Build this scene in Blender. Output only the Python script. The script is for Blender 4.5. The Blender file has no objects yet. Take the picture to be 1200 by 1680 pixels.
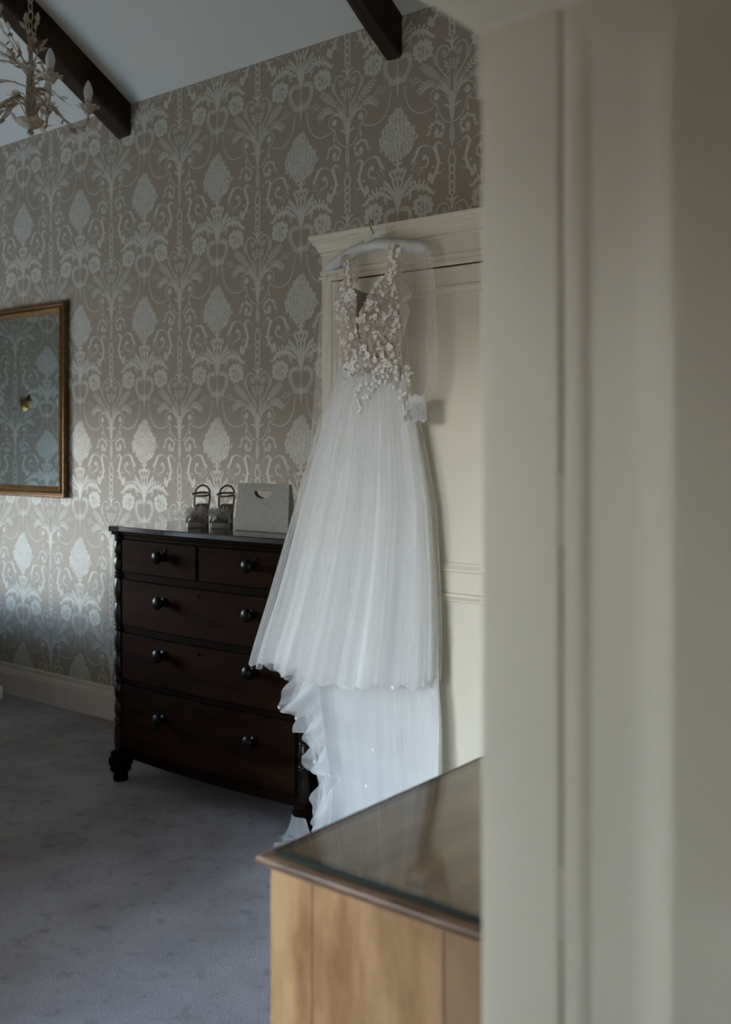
import bpy, bmesh, math, random
import numpy as np
from mathutils import Vector, Matrix, Euler
SC = bpy.context.scene
COL = SC.collection
PI = math.pi

# ------------------------------------------------------------------ camera, sky, exposure
EYE = 1.43
CS, SN = 1331 / 2143, 1680 / 2143
cd = bpy.data.cameras.new('camera')
cam = bpy.data.objects.new('camera', cd)
COL.objects.link(cam)
cam.location = (0, 0, EYE)
cam.rotation_euler = (PI / 2, 0, math.atan2(CS, SN))
cd.sensor_fit = 'HORIZONTAL'
cd.sensor_width = 24
cd.lens = 33.6
cd.shift_y = -105 / 1200
cd.clip_start = 0.02
cd.dof.use_dof = True
cd.dof.focus_distance = 3.45
cd.dof.aperture_fstop = 2.6
SC.camera = cam

vs = SC.view_settings
vs.view_transform = 'Standard'
vs.look = 'None'
vs.gamma = 1
vs.use_curve_mapping = False
vs.exposure = 0.98
SC.cycles.transparent_max_bounces = 32
SC.cycles.max_bounces = 10
SC.cycles.diffuse_bounces = 6

w = bpy.data.worlds.new('daylight')
SC.world = w
w.use_nodes = True
nt = w.node_tree
bg = nt.nodes['Background']
tc = nt.nodes.new('ShaderNodeTexCoord')
sx = nt.nodes.new('ShaderNodeSeparateXYZ')
cr = nt.nodes.new('ShaderNodeValToRGB')
nt.links.new(tc.outputs['Generated'], sx.inputs[0])
nt.links.new(sx.outputs['Z'], cr.inputs[0])
nt.links.new(cr.outputs[0], bg.inputs[0])
# overcast daylight: dull ground below the horizon, pale haze above it, bluer towards the zenith
els = cr.color_ramp.elements
els[0].position = 0.0
els[0].color = (0.088, 0.071, 0.047, 1)
els[1].position = 1.0
els[1].color = (0.26, 0.47, 0.95, 1)
for p, c in ((0.02, (0.115, 0.099, 0.073, 1)), (0.07, (0.84, 0.86, 0.84, 1)), (0.2, (0.70, 0.85, 1.0, 1)), (0.42, (0.36, 0.60, 1.0, 1))):
    e = els.new(p)
    e.color = c
bg.inputs[1].default_value = 30.0
# low attic windows outside the frame: one in the front wall left of the camera, one in the left wall, and an invented one in the passage, added to brighten the cupboard
FWY = 0.26
WIN = {'front': (-2.10, -1.20, 0.30, 1.98), 'left': (0.60, 2.03, 0.84, 1.78), 'passage': (-0.98, -0.36, 0.95, 1.78)}
def portal(size_x, size_y, loc, rot):
    pl = bpy.data.lights.new('window_portal', 'AREA')
    pl.shape = 'RECTANGLE'
    pl.size, pl.size_y = size_x, size_y
    pl.cycles.is_portal = True
    po = bpy.data.objects.new('window_portal', pl)
    COL.objects.link(po)
    po.location, po.rotation_euler = loc, rot
a, b, c, d = WIN['front']
portal(b - a, d - c, ((a + b) / 2, FWY - 0.56, (c + d) / 2), (PI / 2, 0, 0))
a, b, c, d = WIN['left']
portal(b - a, d - c, (-6.78, (a + b) / 2, (c + d) / 2), (PI / 2, 0, -PI / 2))
a, b, c, d = WIN['passage']
portal(b - a, d - c, (-1.28, (a + b) / 2, (c + d) / 2), (PI / 2, 0, -PI / 2))

# ------------------------------------------------------------------ helpers
def at(px, py, Y):
    """point on the vertical plane Y = const seen at a pixel of the 1200 x 1680 frame"""
    u = (px - 600) / 1680
    t = Y / (CS * u + SN)
    return Vector(((SN * u - CS) * t, Y, EYE - (py - 735) / 1680 * t))

def lerp_tab(tab, z):
    if z <= tab[0][0]:
        return tab[0][1]
    for (a, va), (b, vb) in zip(tab, tab[1:]):
        if z <= b:
            k = (z - a) / (b - a)
            return va + (vb - va) * k
    return tab[-1][1]

def spline(pts, n):
    """Catmull-Rom through pts, n samples"""
    P = [np.array(p, float) for p in pts]
    P = [2 * P[0] - P[1]] + P + [2 * P[-1] - P[-2]]
    out = []
    m = len(P) - 3
    for i in range(n):
        s = i / (n - 1) * m
        k = min(int(s), m - 1)
        t = s - k
        a, b, c, d = P[k:k + 4]
        out.append(0.5 * ((2 * b) + (-a + c) * t + (2 * a - 5 * b + 4 * c - d) * t * t + (-a + 3 * b - 3 * c + d) * t ** 3))
    return out

class MB:
    def __init__(s):
        s.v, s.f, s.m, s.uv = [], [], [], {}
    def add(s, verts, faces, mi=0):
        o = len(s.v)
        s.v += [tuple(map(float, p)) for p in verts]
        s.f += [tuple(i + o for i in f) for f in faces]
        s.m += [mi] * len(faces)
        return o
    def box(s, x0, x1, y0, y1, z0, z1, mi=0):
        s.add([(x0, y0, z0), (x1, y0, z0), (x1, y1, z0), (x0, y1, z0), (x0, y0, z1), (x1, y0, z1), (x1, y1, z1), (x0, y1, z1)],
              [(0, 3, 2, 1), (4, 5, 6, 7), (0, 1, 5, 4), (1, 2, 6, 5), (2, 3, 7, 6), (3, 0, 4, 7)], mi)
        return s
    def prism(s, poly, z0, z1, mi=0):
        n = len(poly)
        s.add([(x, y, z0) for x, y in poly] + [(x, y, z1) for x, y in poly],
              [tuple(range(n))[::-1], tuple(range(n, 2 * n))] + [(i, (i + 1) % n, n + (i + 1) % n, n + i) for i in range(n)], mi)
        return s
    def rings(s, rings, closed=True, caps=True, mi=0):
        n = len(rings[0])
        vs_, fs = [], []
        for r in rings:
            vs_ += [tuple(p) for p in r]
        for i in range(len(rings) - 1):
            for j in range(n if closed else n - 1):
                k = (j + 1) % n
                fs.append((i * n + j, i * n + k, (i + 1) * n + k, (i + 1) * n + j))
        if caps and closed:
            fs.append(tuple(range(n))[::-1])
            L = (len(rings) - 1) * n
            fs.append(tuple(range(L, L + n)))
        s.add(vs_, fs, mi)
        return s
    def tube(s, pts, rad, n=8, caps=True, flat=None, mi=0):
        """tube along pts; rad a number or list; flat=(axis vector, scale) flattens it"""
        P = [Vector(p) for p in pts]
        if not isinstance(rad, (list, tuple)):
            rad = [rad] * len(P)
        up = Vector((0.13, 0.07, 1)).normalized()
        R = []
        prev = None
        for i, p in enumerate(P):
            t = (P[min(i + 1, len(P) - 1)] - P[max(i - 1, 0)])
            t = t.normalized() if t.length > 1e-9 else Vector((0, 0, 1))
            a = prev if prev is not None else (up.cross(t) if abs(up.dot(t)) < 0.95 else Vector((1, 0, 0)).cross(t))
            a = (a - t * a.dot(t))
            a = a.normalized() if a.length > 1e-6 else Vector((1, 0, 0))
            prev = a
            b = t.cross(a)
            ring = []
            for k in range(n):
                q = a * math.cos(2 * PI * k / n) * rad[i] + b * math.sin(2 * PI * k / n) * rad[i]
                if flat:
                    ax = Vector(flat[0])
                    q = q - ax * q.dot(ax) * (1 - flat[1])
                ring.append(p + q)
            R.append(ring)
        return s.rings(R, True, caps, mi)
    def lathe(s, prof, c, n=20, mi=0):
        """prof list of (radius, z); c centre (x, y, z)"""
        R = []
        for r, z in prof:
            r = max(r, 0.0002)
            R.append([(c[0] + r * math.cos(2 * PI * k / n), c[1] + r * math.sin(2 * PI * k / n), c[2] + z) for k in range(n)])
        return s.rings(R, True, True, mi)
    def ball(s, c, r, nu=10, nv=7, sc=(1, 1, 1), mi=0):
        R = []
        for j in range(nv + 1):
            a = PI * (j / nv) - PI / 2
            rr = max(math.cos(a), 0.01) * r
            R.append([(c[0] + rr * math.cos(2 * PI * k / nu) * sc[0], c[1] + rr * math.sin(2 * PI * k / nu) * sc[1], c[2] + r * math.sin(a) * sc[2]) for k in range(nu)])
        return s.rings(R, True, True, mi)
    def grid(s, fn, nu, nv, uvs=False, mi=0):
        vs_, fs, U = [], [], []
        for j in range(nv + 1):
            for i in range(nu + 1):
                vs_.append(tuple(fn(i / nu, j / nv)))
                U.append((i / nu, j / nv))
        for j in range(nv):
            for i in range(nu):
                a = j * (nu + 1) + i
                fs.append((a, a + 1, a + nu + 2, a + nu + 1))
        o = s.add(vs_, fs, mi)
        for k, u in enumerate(U):
            s.uv[o + k] = u
        return s
    def build(s, name, mat, parent=None, smooth=False, bevel=0.0, seg=2, angle=40, subsurf=0, solid=0.0, origin=None):
        org = ORG.get(parent.name, Vector((0, 0, 0))) if parent else Vector(origin or (0, 0, 0))
        me = bpy.data.meshes.new(name)
        me.from_pydata([(x - org.x, y - org.y, z - org.z) for x, y, z in s.v], [], s.f)
        mats = mat if isinstance(mat, (list, tuple)) else [mat]
        for m in mats:
            me.materials.append(m)
        if len(mats) > 1:
            me.polygons.foreach_set('material_index', s.m)
        if s.uv:
            ul = me.uv_layers.new(name='UVMap')
            li = np.zeros(len(me.loops), np.int32)
            me.loops.foreach_get('vertex_index', li)
            arr = np.array([s.uv.get(int(i), (0, 0)) for i in li], np.float32).ravel()
            ul.data.foreach_set('uv', arr)
        bm = bmesh.new()
        bm.from_mesh(me)
        if not s.uv or solid == 0:
            bmesh.ops.recalc_face_normals(bm, faces=bm.faces)
        if bevel:
            es = [e for e in bm.edges if len(e.link_faces) == 2 and e.calc_face_angle(0) > math.radians(angle)]
            bmesh.ops.bevel(bm, geom=es, offset=bevel, segments=seg, affect='EDGES', profile=0.6)
        if smooth:
            for f in bm.faces:
                f.smooth = True
            for e in bm.edges:
                if len(e.link_faces) == 2 and e.calc_face_angle(0) > math.radians(angle):
                    e.smooth = False
        bm.to_mesh(me)
        bm.free()
        o = bpy.data.objects.new(name, me)
        COL.objects.link(o)
        if parent:
            o.parent = parent
            ORG[o.name] = org
        else:
            o.location = org
            ORG[o.name] = org
        if solid:
            md = o.modifiers.new('thickness', 'SOLIDIFY')
            md.thickness = solid
            md.offset = 0
        if subsurf:
            md = o.modifiers.new('smooth', 'SUBSURF')
            md.levels = md.render_levels = subsurf
        return o

ORG = {}
def thing(name, label, cat, loc, group=None):
    o = bpy.data.objects.new(name, None)
    COL.objects.link(o)
    o.location = loc
    o.empty_display_size = 0.1
    ORG[o.name] = Vector(loc)
    return tag(o, label, cat, group)
def tag(o, label, cat, group=None):
    o['label'] = label
    o['category'] = cat
    if group:
        o['group'] = group
    return o
def struct(o):
    o['kind'] = 'structure'
    return o
def inst(name, me, parent, loc, rot=(0, 0, 0), sc=1.0):
    """one more object sharing a mesh; loc in world"""
    o = bpy.data.objects.new(name, me)
    COL.objects.link(o)
    o.parent = parent
    org = ORG[parent.name]
    o.location = Vector(loc) - org
    o.rotation_euler = rot
    o.scale = (sc, sc, sc) if not isinstance(sc, (tuple, list)) else sc
    ORG[o.name] = org
    return o

# ------------------------------------------------------------------ materials
def mat(name, col, rough=0.6, metal=0.0, noise=0.0, nscale=(8, 8, 8), col2=None, bump=0.0, bscale=None, spec=0.5, coat=0.0, detail=4, ramp=(0.35, 0.65)):
    m = bpy.data.materials.new(name)
    m.use_nodes = True
    n = m.node_tree.nodes
    L = m.node_tree.links
    p = n['Principled BSDF']
    p.inputs['Base Color'].default_value = (*col, 1)
    p.inputs['Roughness'].default_value = rough
    p.inputs['Metallic'].default_value = metal
    p.inputs['Specular IOR Level'].default_value = spec
    p.inputs['Coat Weight'].default_value = coat
    p.inputs['Coat Roughness'].default_value = 0.08
    t = n.new('ShaderNodeTexCoord')
    mp = n.new('ShaderNodeMapping')
    mp.inputs['Scale'].default_value = nscale
    L.new(t.outputs['Object'], mp.inputs[0])
    nz = n.new('ShaderNodeTexNoise')
    nz.inputs['Scale'].default_value = 1.0
    nz.inputs['Detail'].default_value = detail
    nz.inputs['Roughness'].default_value = 0.6
    L.new(mp.outputs[0], nz.inputs['Vector'])
    if col2 is None and noise:
        col2 = tuple(c * (1 - noise) for c in col)
    if col2:
        r = n.new('ShaderNodeValToRGB')
        r.color_ramp.elements[0].position = ramp[0]
        r.color_ramp.elements[1].position = ramp[1]
        r.color_ramp.elements[0].color = (*col2, 1)
        r.color_ramp.elements[1].color = (*col, 1)
        L.new(nz.outputs['Fac'], r.inputs[0])
        L.new(r.outputs[0], p.inputs['Base Color'])
    if bump:
        b = n.new('ShaderNodeBump')
        b.inputs['Strength'].default_value = bump
        b.inputs['Distance'].default_value = 0.004
        if bscale:
            mp2 = n.new('ShaderNodeMapping')
            mp2.inputs['Scale'].default_value = bscale
            L.new(t.outputs['Object'], mp2.inputs[0])
            nz2 = n.new('ShaderNodeTexNoise')
            nz2.inputs['Scale'].default_value = 1
            nz2.inputs['Detail'].default_value = 6
            L.new(mp2.outputs[0], nz2.inputs['Vector'])
            L.new(nz2.outputs['Fac'], b.inputs['Height'])
        else:
            L.new(nz.outputs['Fac'], b.inputs['Height'])
        L.new(b.outputs[0], p.inputs['Normal'])
    return m

def tulle(name, col, opac, streak=0.5, us=90, vs_=1.5, trans=0.28, u2=17):
    """sheer net: part clear, part thin diffuse cloth; streaks of gathered net run along the cloth"""
    m = bpy.data.materials.new(name)
    m.use_nodes = True
    n = m.node_tree.nodes
    L = m.node_tree.links
    n.remove(n['Principled BSDF'])
    out = n['Material Output']
    tr = n.new('ShaderNodeBsdfTransparent')
    df = n.new('ShaderNodeBsdfDiffuse')
    tl = n.new('ShaderNodeBsdfTranslucent')
    df.inputs[0].default_value = (*col, 1)
    tl.inputs[0].default_value = (*col, 1)
    mx = n.new('ShaderNodeMixShader')
    mx.inputs[0].default_value = trans
    L.new(df.outputs[0], mx.inputs[1])
    L.new(tl.outputs[0], mx.inputs[2])
    mx2 = n.new('ShaderNodeMixShader')
    L.new(tr.outputs[0], mx2.inputs[1])
    L.new(mx.outputs[0], mx2.inputs[2])
    L.new(mx2.outputs[0], out.inputs[0])
    uv = n.new('ShaderNodeUVMap')
    acc = None
    for sc in ((us, vs_, 1), (u2, vs_ * 0.7, 1)):
        mp = n.new('ShaderNodeMapping')
        mp.inputs['Scale'].default_value = sc
        L.new(uv.outputs[0], mp.inputs[0])
        nz = n.new('ShaderNodeTexNoise')
        nz.inputs['Scale'].default_value = 1
        nz.inputs['Detail'].default_value = 3
        L.new(mp.outputs[0], nz.inputs['Vector'])
        if acc is None:
            acc = nz.outputs['Fac']
        else:
            a = n.new('ShaderNodeMath')
            a.operation = 'ADD'
            L.new(acc, a.inputs[0])
            L.new(nz.outputs['Fac'], a.inputs[1])
            acc = a.outputs[0]
    mr = n.new('ShaderNodeMapRange')
    mr.inputs['From Min'].default_value = 0.6
    mr.inputs['From Max'].default_value = 1.4
    mr.inputs['To Min'].default_value = max(opac * (1 - streak), 0)
    mr.inputs['To Max'].default_value = min(opac * (1 + streak), 1)
    L.new(acc, mr.inputs['Value'])
    L.new(mr.outputs[0], mx2.inputs[0])
    return m

M = {}
M['paper'] = mat('wallpaper_taupe', (0.318, 0.262, 0.192), 0.55, noise=0.06, nscale=(300, 300, 300), bump=0.03, bscale=(400, 400, 400))
M['print'] = mat('wallpaper_print_pale', (0.55, 0.525, 0.44), 0.42, noise=0.10, nscale=(60, 60, 60))
M['print2'] = mat('wallpaper_print_mid', (0.40, 0.365, 0.305), 0.45, noise=0.08, nscale=(60, 60, 60))
M['ceil'] = mat('ceiling_paint', (0.60, 0.595, 0.52), 0.9, noise=0.03, nscale=(3, 3, 3), bump=0.1, bscale=(60, 60, 60))
M['plain'] = mat('wall_paint', (0.55, 0.50, 0.44), 0.9, noise=0.05)
M['cream'] = mat('cream_paint', (0.67, 0.622, 0.495), 0.42, noise=0.05, nscale=(4, 4, 1.2), bump=0.04, bscale=(40, 40, 14))
M['dark_gap'] = mat('painted_gap_shade', (0.03, 0.025, 0.02), 0.9, noise=0.1)  # near-black colour painted in as the shade of open gaps
M['skirting'] = mat('skirting_paint', (0.62, 0.55, 0.47), 0.45, noise=0.05)
M['carpet'] = mat('carpet_pile', (0.43, 0.405, 0.41), 0.95, col2=(0.285, 0.258, 0.258), nscale=(2.4, 2.4, 2.4), bump=1.0, bscale=(260, 260, 260), spec=0.1, detail=8, ramp=(0.3, 0.62))
def carpet_patches():
    m = M['carpet']
    n, L = m.node_tree.nodes, m.node_tree.links
    p = n['Principled BSDF']
    src = p.inputs['Base Color'].links[0].from_socket
    t = n.new('ShaderNodeTexCoord')
    acc = src
    for sc, lo, hi, dark in ((15.0, 0.30, 0.44, 0.74), (170.0, 0.25, 0.6, 0.68)):
        nz = n.new('ShaderNodeTexNoise')
        nz.inputs['Scale'].default_value = sc
        nz.inputs['Detail'].default_value = 5
        L.new(t.outputs['Object'], nz.inputs['Vector'])
        r = n.new('ShaderNodeMapRange')
        r.inputs['From Min'].default_value, r.inputs['From Max'].default_value = lo, hi
        r.inputs['To Min'].default_value, r.inputs['To Max'].default_value = dark, 1.0
        L.new(nz.outputs['Fac'], r.inputs['Value'])
        mx = n.new('ShaderNodeMixRGB')
        mx.blend_type = 'MULTIPLY'
        mx.inputs[0].default_value = 1.0
        L.new(acc, mx.inputs[1])
        L.new(r.outputs[0], mx.inputs[2])
        acc = mx.outputs[0]
    L.new(acc, p.inputs['Base Color'])
carpet_patches()
M['beam'] = mat('beam_timber', (0.050, 0.031, 0.018), 0.8, spec=0.15, col2=(0.020, 0.012, 0.008), nscale=(26, 2.5, 2.5), bump=0.5, bscale=(60, 5, 5))
M['mahogany'] = mat('mahogany', (0.021, 0.0088, 0.0048), 0.6, spec=0.012, col2=(0.009, 0.0042, 0.0026), nscale=(3, 14, 26), bump=0.03, detail=8)
M['mahogany_dark'] = mat('mahogany_dark', (0.0085, 0.0050, 0.0030), 0.6, spec=0.012, noise=0.4, nscale=(6, 6, 20))
M['post_wood'] = mat('post_wood', (0.010, 0.006, 0.0035), 0.3, spec=0.35, noise=0.4, nscale=(6, 6, 20))
M['ebony'] = mat('turned_knob_wood', (0.006, 0.005, 0.004), 0.32, spec=0.09, noise=0.3, nscale=(30, 30, 30))
M['chest_top'] = mat('polished_top', (0.016, 0.008, 0.005), 0.10, col2=(0.009, 0.0045, 0.003), nscale=(3, 20, 3), coat=0.15, spec=0.5)
M['pine'] = mat('old_pine', (0.215, 0.126, 0.060), 0.6, spec=0.15, col2=(0.082, 0.034, 0.010), nscale=(15, 15, 3.6), detail=10, bump=0.08, ramp=(0.34, 0.60))
M['pine2'] = mat('old_pine_worn', (0.175, 0.104, 0.052), 0.6, spec=0.15, col2=(0.072, 0.034, 0.013), nscale=(11, 11, 3.0), detail=10, bump=0.08, ramp=(0.25, 0.66))
M['pine_top'] = mat('pine_top', (0.40, 0.225, 0.095), 0.5, col2=(0.17, 0.085, 0.034), nscale=(13, 2.2, 16), detail=8)
M['edge_wood'] = mat('worn_moulding', (0.115, 0.068, 0.040), 0.42, spec=0.3, col2=(0.045, 0.024, 0.014), nscale=(14, 60, 60), detail=6)
M['gold'] = mat('gilt_frame', (0.31, 0.165, 0.05), 0.36, metal=0.75, col2=(0.16, 0.085, 0.03), nscale=(30, 30, 30))
M['gilt_dark'] = mat('gilt_frame_brown_outer', (0.17, 0.088, 0.032), 0.42, metal=0.6, noise=0.4, nscale=(30, 30, 30))  # darker brown gilt for the outer mouldings of the frame
M['brass'] = mat('brass', (0.55, 0.38, 0.15), 0.28, metal=1.0, noise=0.15)
M['bronze'] = mat('dark_bronze', (0.06, 0.045, 0.02), 0.35, metal=0.6, noise=0.2)
M['antique'] = mat('antique_cream_metal', (0.50, 0.435, 0.335), 0.55, col2=(0.29, 0.23, 0.155), nscale=(70, 70, 70))
M['sleeve_w'] = mat('candle_sleeve', (0.58, 0.48, 0.37), 0.5, noise=0.08)
M['bulb'] = mat('frosted_bulb', (0.62, 0.63, 0.64), 0.25, noise=0.03)
M['satin'] = mat('white_satin', (0.60, 0.61, 0.58), 0.34, noise=0.10, nscale=(30, 20, 20), bump=0.5, bscale=(75, 18, 18))
M['lining'] = mat('ivory_lining', (0.80, 0.80, 0.78), 0.7, noise=0.03)
M['lace'] = mat('ivory_lace', (0.82, 0.80, 0.745), 0.6, noise=0.12, nscale=(150, 150, 150))
M['lace_blush'] = mat('blush_lace', (0.60, 0.50, 0.42), 0.6, noise=0.18, nscale=(150, 150, 150))
M['bead'] = mat('crystal_bead', (0.92, 0.92, 0.92), 0.06, metal=0.55, noise=0.05)
M['sequin'] = mat('sequin_white', (0.88, 0.89, 0.90), 0.35, noise=0.2, nscale=(500, 500, 500), bump=0.8, bscale=(600, 600, 600))
M['shoe'] = mat('silver_shoe_leather', (0.28, 0.275, 0.255), 0.45, noise=0.12, nscale=(40, 40, 40))
M['strap'] = mat('dark_strap', (0.075, 0.058, 0.048), 0.4, noise=0.15, nscale=(40, 40, 40))
M['insole'] = mat('tan_insole', (0.15, 0.095, 0.062), 0.55, noise=0.15, nscale=(40, 40, 40))
M['bag'] = mat('glitter_weave', (0.31, 0.30, 0.255), 0.5, spec=0.3, col2=(0.16, 0.155, 0.13), nscale=(240, 240, 240), bump=0.5, bscale=(700, 700, 700))
M['duvet'] = mat('white_duvet', (0.78, 0.78, 0.77), 0.8, noise=0.04, bump=0.2, bscale=(9, 9, 9))
M['iron'] = mat('hinge_paint', (0.56, 0.49, 0.40), 0.45, noise=0.08)
M['tulle_out'] = tulle('tulle_outer', (0.80, 0.81, 0.80), 0.30, 0.35, 46, 0.8)
M['tulle_mid'] = tulle('tulle_middle', (0.85, 0.855, 0.845), 0.50, 0.26, 36, 0.9)
M['tulle_in'] = tulle('tulle_inner', (0.84, 0.845, 0.83), 0.90, 0.12, 34, 0.9, trans=0.2)
M['tulle_nude'] = tulle('tulle_nude', (0.63, 0.56, 0.47), 0.48, 0.25, 60, 60)
M['tulle_train'] = tulle('tulle_train', (0.84, 0.85, 0.845), 0.45, 0.16, 13, 1.6, u2=5)
M['tulle_train_in'] = tulle('tulle_train_inner', (0.83, 0.84, 0.83), 0.90, 0.08, 13, 1.6, trans=0.2, u2=5)
def lace_net():
    """corded lace ground: pale threads and small motifs over clear net"""
    m = bpy.data.materials.new('lace_net')
    m.use_nodes = True
    n, L = m.node_tree.nodes, m.node_tree.links
    p = n['Principled BSDF']
    p.inputs['Base Color'].default_value = (0.70, 0.66, 0.58, 1)
    p.inputs['Roughness'].default_value = 0.7
    t = n.new('ShaderNodeTexCoord')
    nz = n.new('ShaderNodeTexNoise')
    nz.inputs['Scale'].default_value = 60
    L.new(t.outputs['Object'], nz.inputs['Vector'])
    ad = n.new('ShaderNodeMixRGB')
    ad.inputs[0].default_value = 0.022
    L.new(t.outputs['Object'], ad.inputs[1])
    L.new(nz.outputs['Color'], ad.inputs[2])
    acc = None
    for sc, feat, lo, hi in ((120, 'DISTANCE_TO_EDGE', 0.10, 0.05), (75, 'F1', 0.38, 0.30)):
        v = n.new('ShaderNodeTexVoronoi')
        v.feature = feat
        v.inputs['Scale'].default_value = sc
        L.new(ad.outputs[0], v.inputs['Vector'])
        r = n.new('ShaderNodeMapRange')
        r.inputs['From Min'].default_value, r.inputs['From Max'].default_value = lo, hi
        L.new(v.outputs['Distance'], r.inputs['Value'])
        if acc is None:
            acc = r.outputs[0]
        else:
            mx = n.new('ShaderNodeMath')
            mx.operation = 'MAXIMUM'
            L.new(acc, mx.inputs[0])
            L.new(r.outputs[0], mx.inputs[1])
            acc = mx.outputs[0]
    sc_ = n.new('ShaderNodeMath')
    sc_.operation = 'MULTIPLY'
    sc_.inputs[1].default_value = 0.76
    L.new(acc, sc_.inputs[0])
    L.new(sc_.outputs[0], p.inputs['Alpha'])
    return m
M['lace_net'] = lace_net()
M['tulle_back_shaded'] = tulle('tulle_back_shaded', (0.20, 0.165, 0.13), 0.78, 0.1, 20, 20)  # shade inside the bodice is put into this dark brown colour
M['tulle_sleeve'] = tulle('tulle_sleeve', (0.80, 0.76, 0.69), 0.17, 0.8, 26, 0.7, u2=9)
M['tulle_puff'] = tulle('tulle_puff', (0.52, 0.52, 0.49), 0.5, 0.4, 20, 20)
def mirror_mat():
    m = mat('mirror_silvering', (0.60, 0.605, 0.555), 0.012, metal=1.0, noise=0.02, nscale=(1, 1, 1))
    return m
M['mirror'] = mirror_mat()
def glass_mat():
    m = bpy.data.materials.new('table_glass')
    m.use_nodes = True
    n = m.node_tree.nodes
    L = m.node_tree.links
    p = n['Principled BSDF']
    p.inputs['Base Color'].default_value = (0.94, 0.97, 0.95, 1)
    p.inputs['Roughness'].default_value = 0.02
    p.inputs['Transmission Weight'].default_value = 1.0
    p.inputs['IOR'].default_value = 1.5
    nz = n.new('ShaderNodeTexNoise')
    nz.inputs['Scale'].default_value = 3.0
    mr = n.new('ShaderNodeMapRange')
    mr.inputs['To Min'].default_value = 0.01
    mr.inputs['To Max'].default_value = 0.05
    L.new(nz.outputs['Fac'], mr.inputs['Value'])
    L.new(mr.outputs[0], p.inputs['Roughness'])
    return m
M['glass'] = glass_mat()
M['glass_edge'] = mat('glass_edge', (0.010, 0.014, 0.012), 0.4, spec=0.06, noise=0.1)

# ------------------------------------------------------------------ room shell
XL, YB, YF, XR = -6.65, 3.4, -2.5, 0.75
ZE, SLOPE, YR = 3.21, 0.60, 1.2          # eaves height at the back wall, roof slope, ridge line
def zc(y):
    return ZE + SLOPE * (YB - y) if y >= YR else ZE + SLOPE * (YB - YR) - SLOPE * (YR - y)

# --- wallpaper print: one repeat as flat shapes (metres; origin at the foot of the palm column)
PW, PR = 0.5375, 0.63
TILE = []
def ribbon(pts, wid, tone=0, n=None, mirror=None, kx=1.0):
    n = n or max(6, 3 * len(pts))
    P = spline(pts, n)
    W = [lerp_tab([(i / (len(wid) - 1), x) for i, x in enumerate(wid)], k / (n - 1)) / 2 for k in range(n)]
    quads = []
    Lp, Rp = [], []
    for k in range(n):
        t = P[min(k + 1, n - 1)] - P[max(k - 1, 0)]
        l = math.hypot(*t) or 1
        nx, ny = -t[1] / l, t[0] / l
        Lp.append((P[k][0] + nx * W[k], P[k][1] + ny * W[k]))
        Rp.append((P[k][0] - nx * W[k], P[k][1] - ny * W[k]))
    for k in range(n - 1):
        TILE.append(([Rp[k], Rp[k + 1], Lp[k + 1], Lp[k]], tone))
def blob(x, z, rx, rz=None, rot=0.0, tone=0, n=9):
    rz = rz or rx
    c, s_ = math.cos(rot), math.sin(rot)
    TILE.append(([(x + rx * math.cos(a) * c - rz * math.sin(a) * s_, z + rx * math.cos(a) * s_ + rz * math.sin(a) * c)
                  for a in [2 * PI * k / n for k in range(n)]], tone))
def leaf(x, z, ang, ln, wd, tone=0):
    pts = [(0, 0), (0.3, 0.42), (0.62, 0.42), (1, 0), (0.62, -0.42), (0.3, -0.42)]
    c, s_ = math.cos(ang), math.sin(ang)
    TILE.append(([(x + p * ln * c - q * wd * s_, z + p * ln * s_ + q * wd * c) for p, q in pts], tone))
KX, KZ = 1430.0, 2008.0
def A(x, y):
    return ((x - 455) / KX, (1365 - 0.0455 * (x - 455) - y) / KZ)
def B(dx, y):
    return (dx / KX, (1347 - y) / KZ)
def uw(px):
    return px / 1720.0

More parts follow.
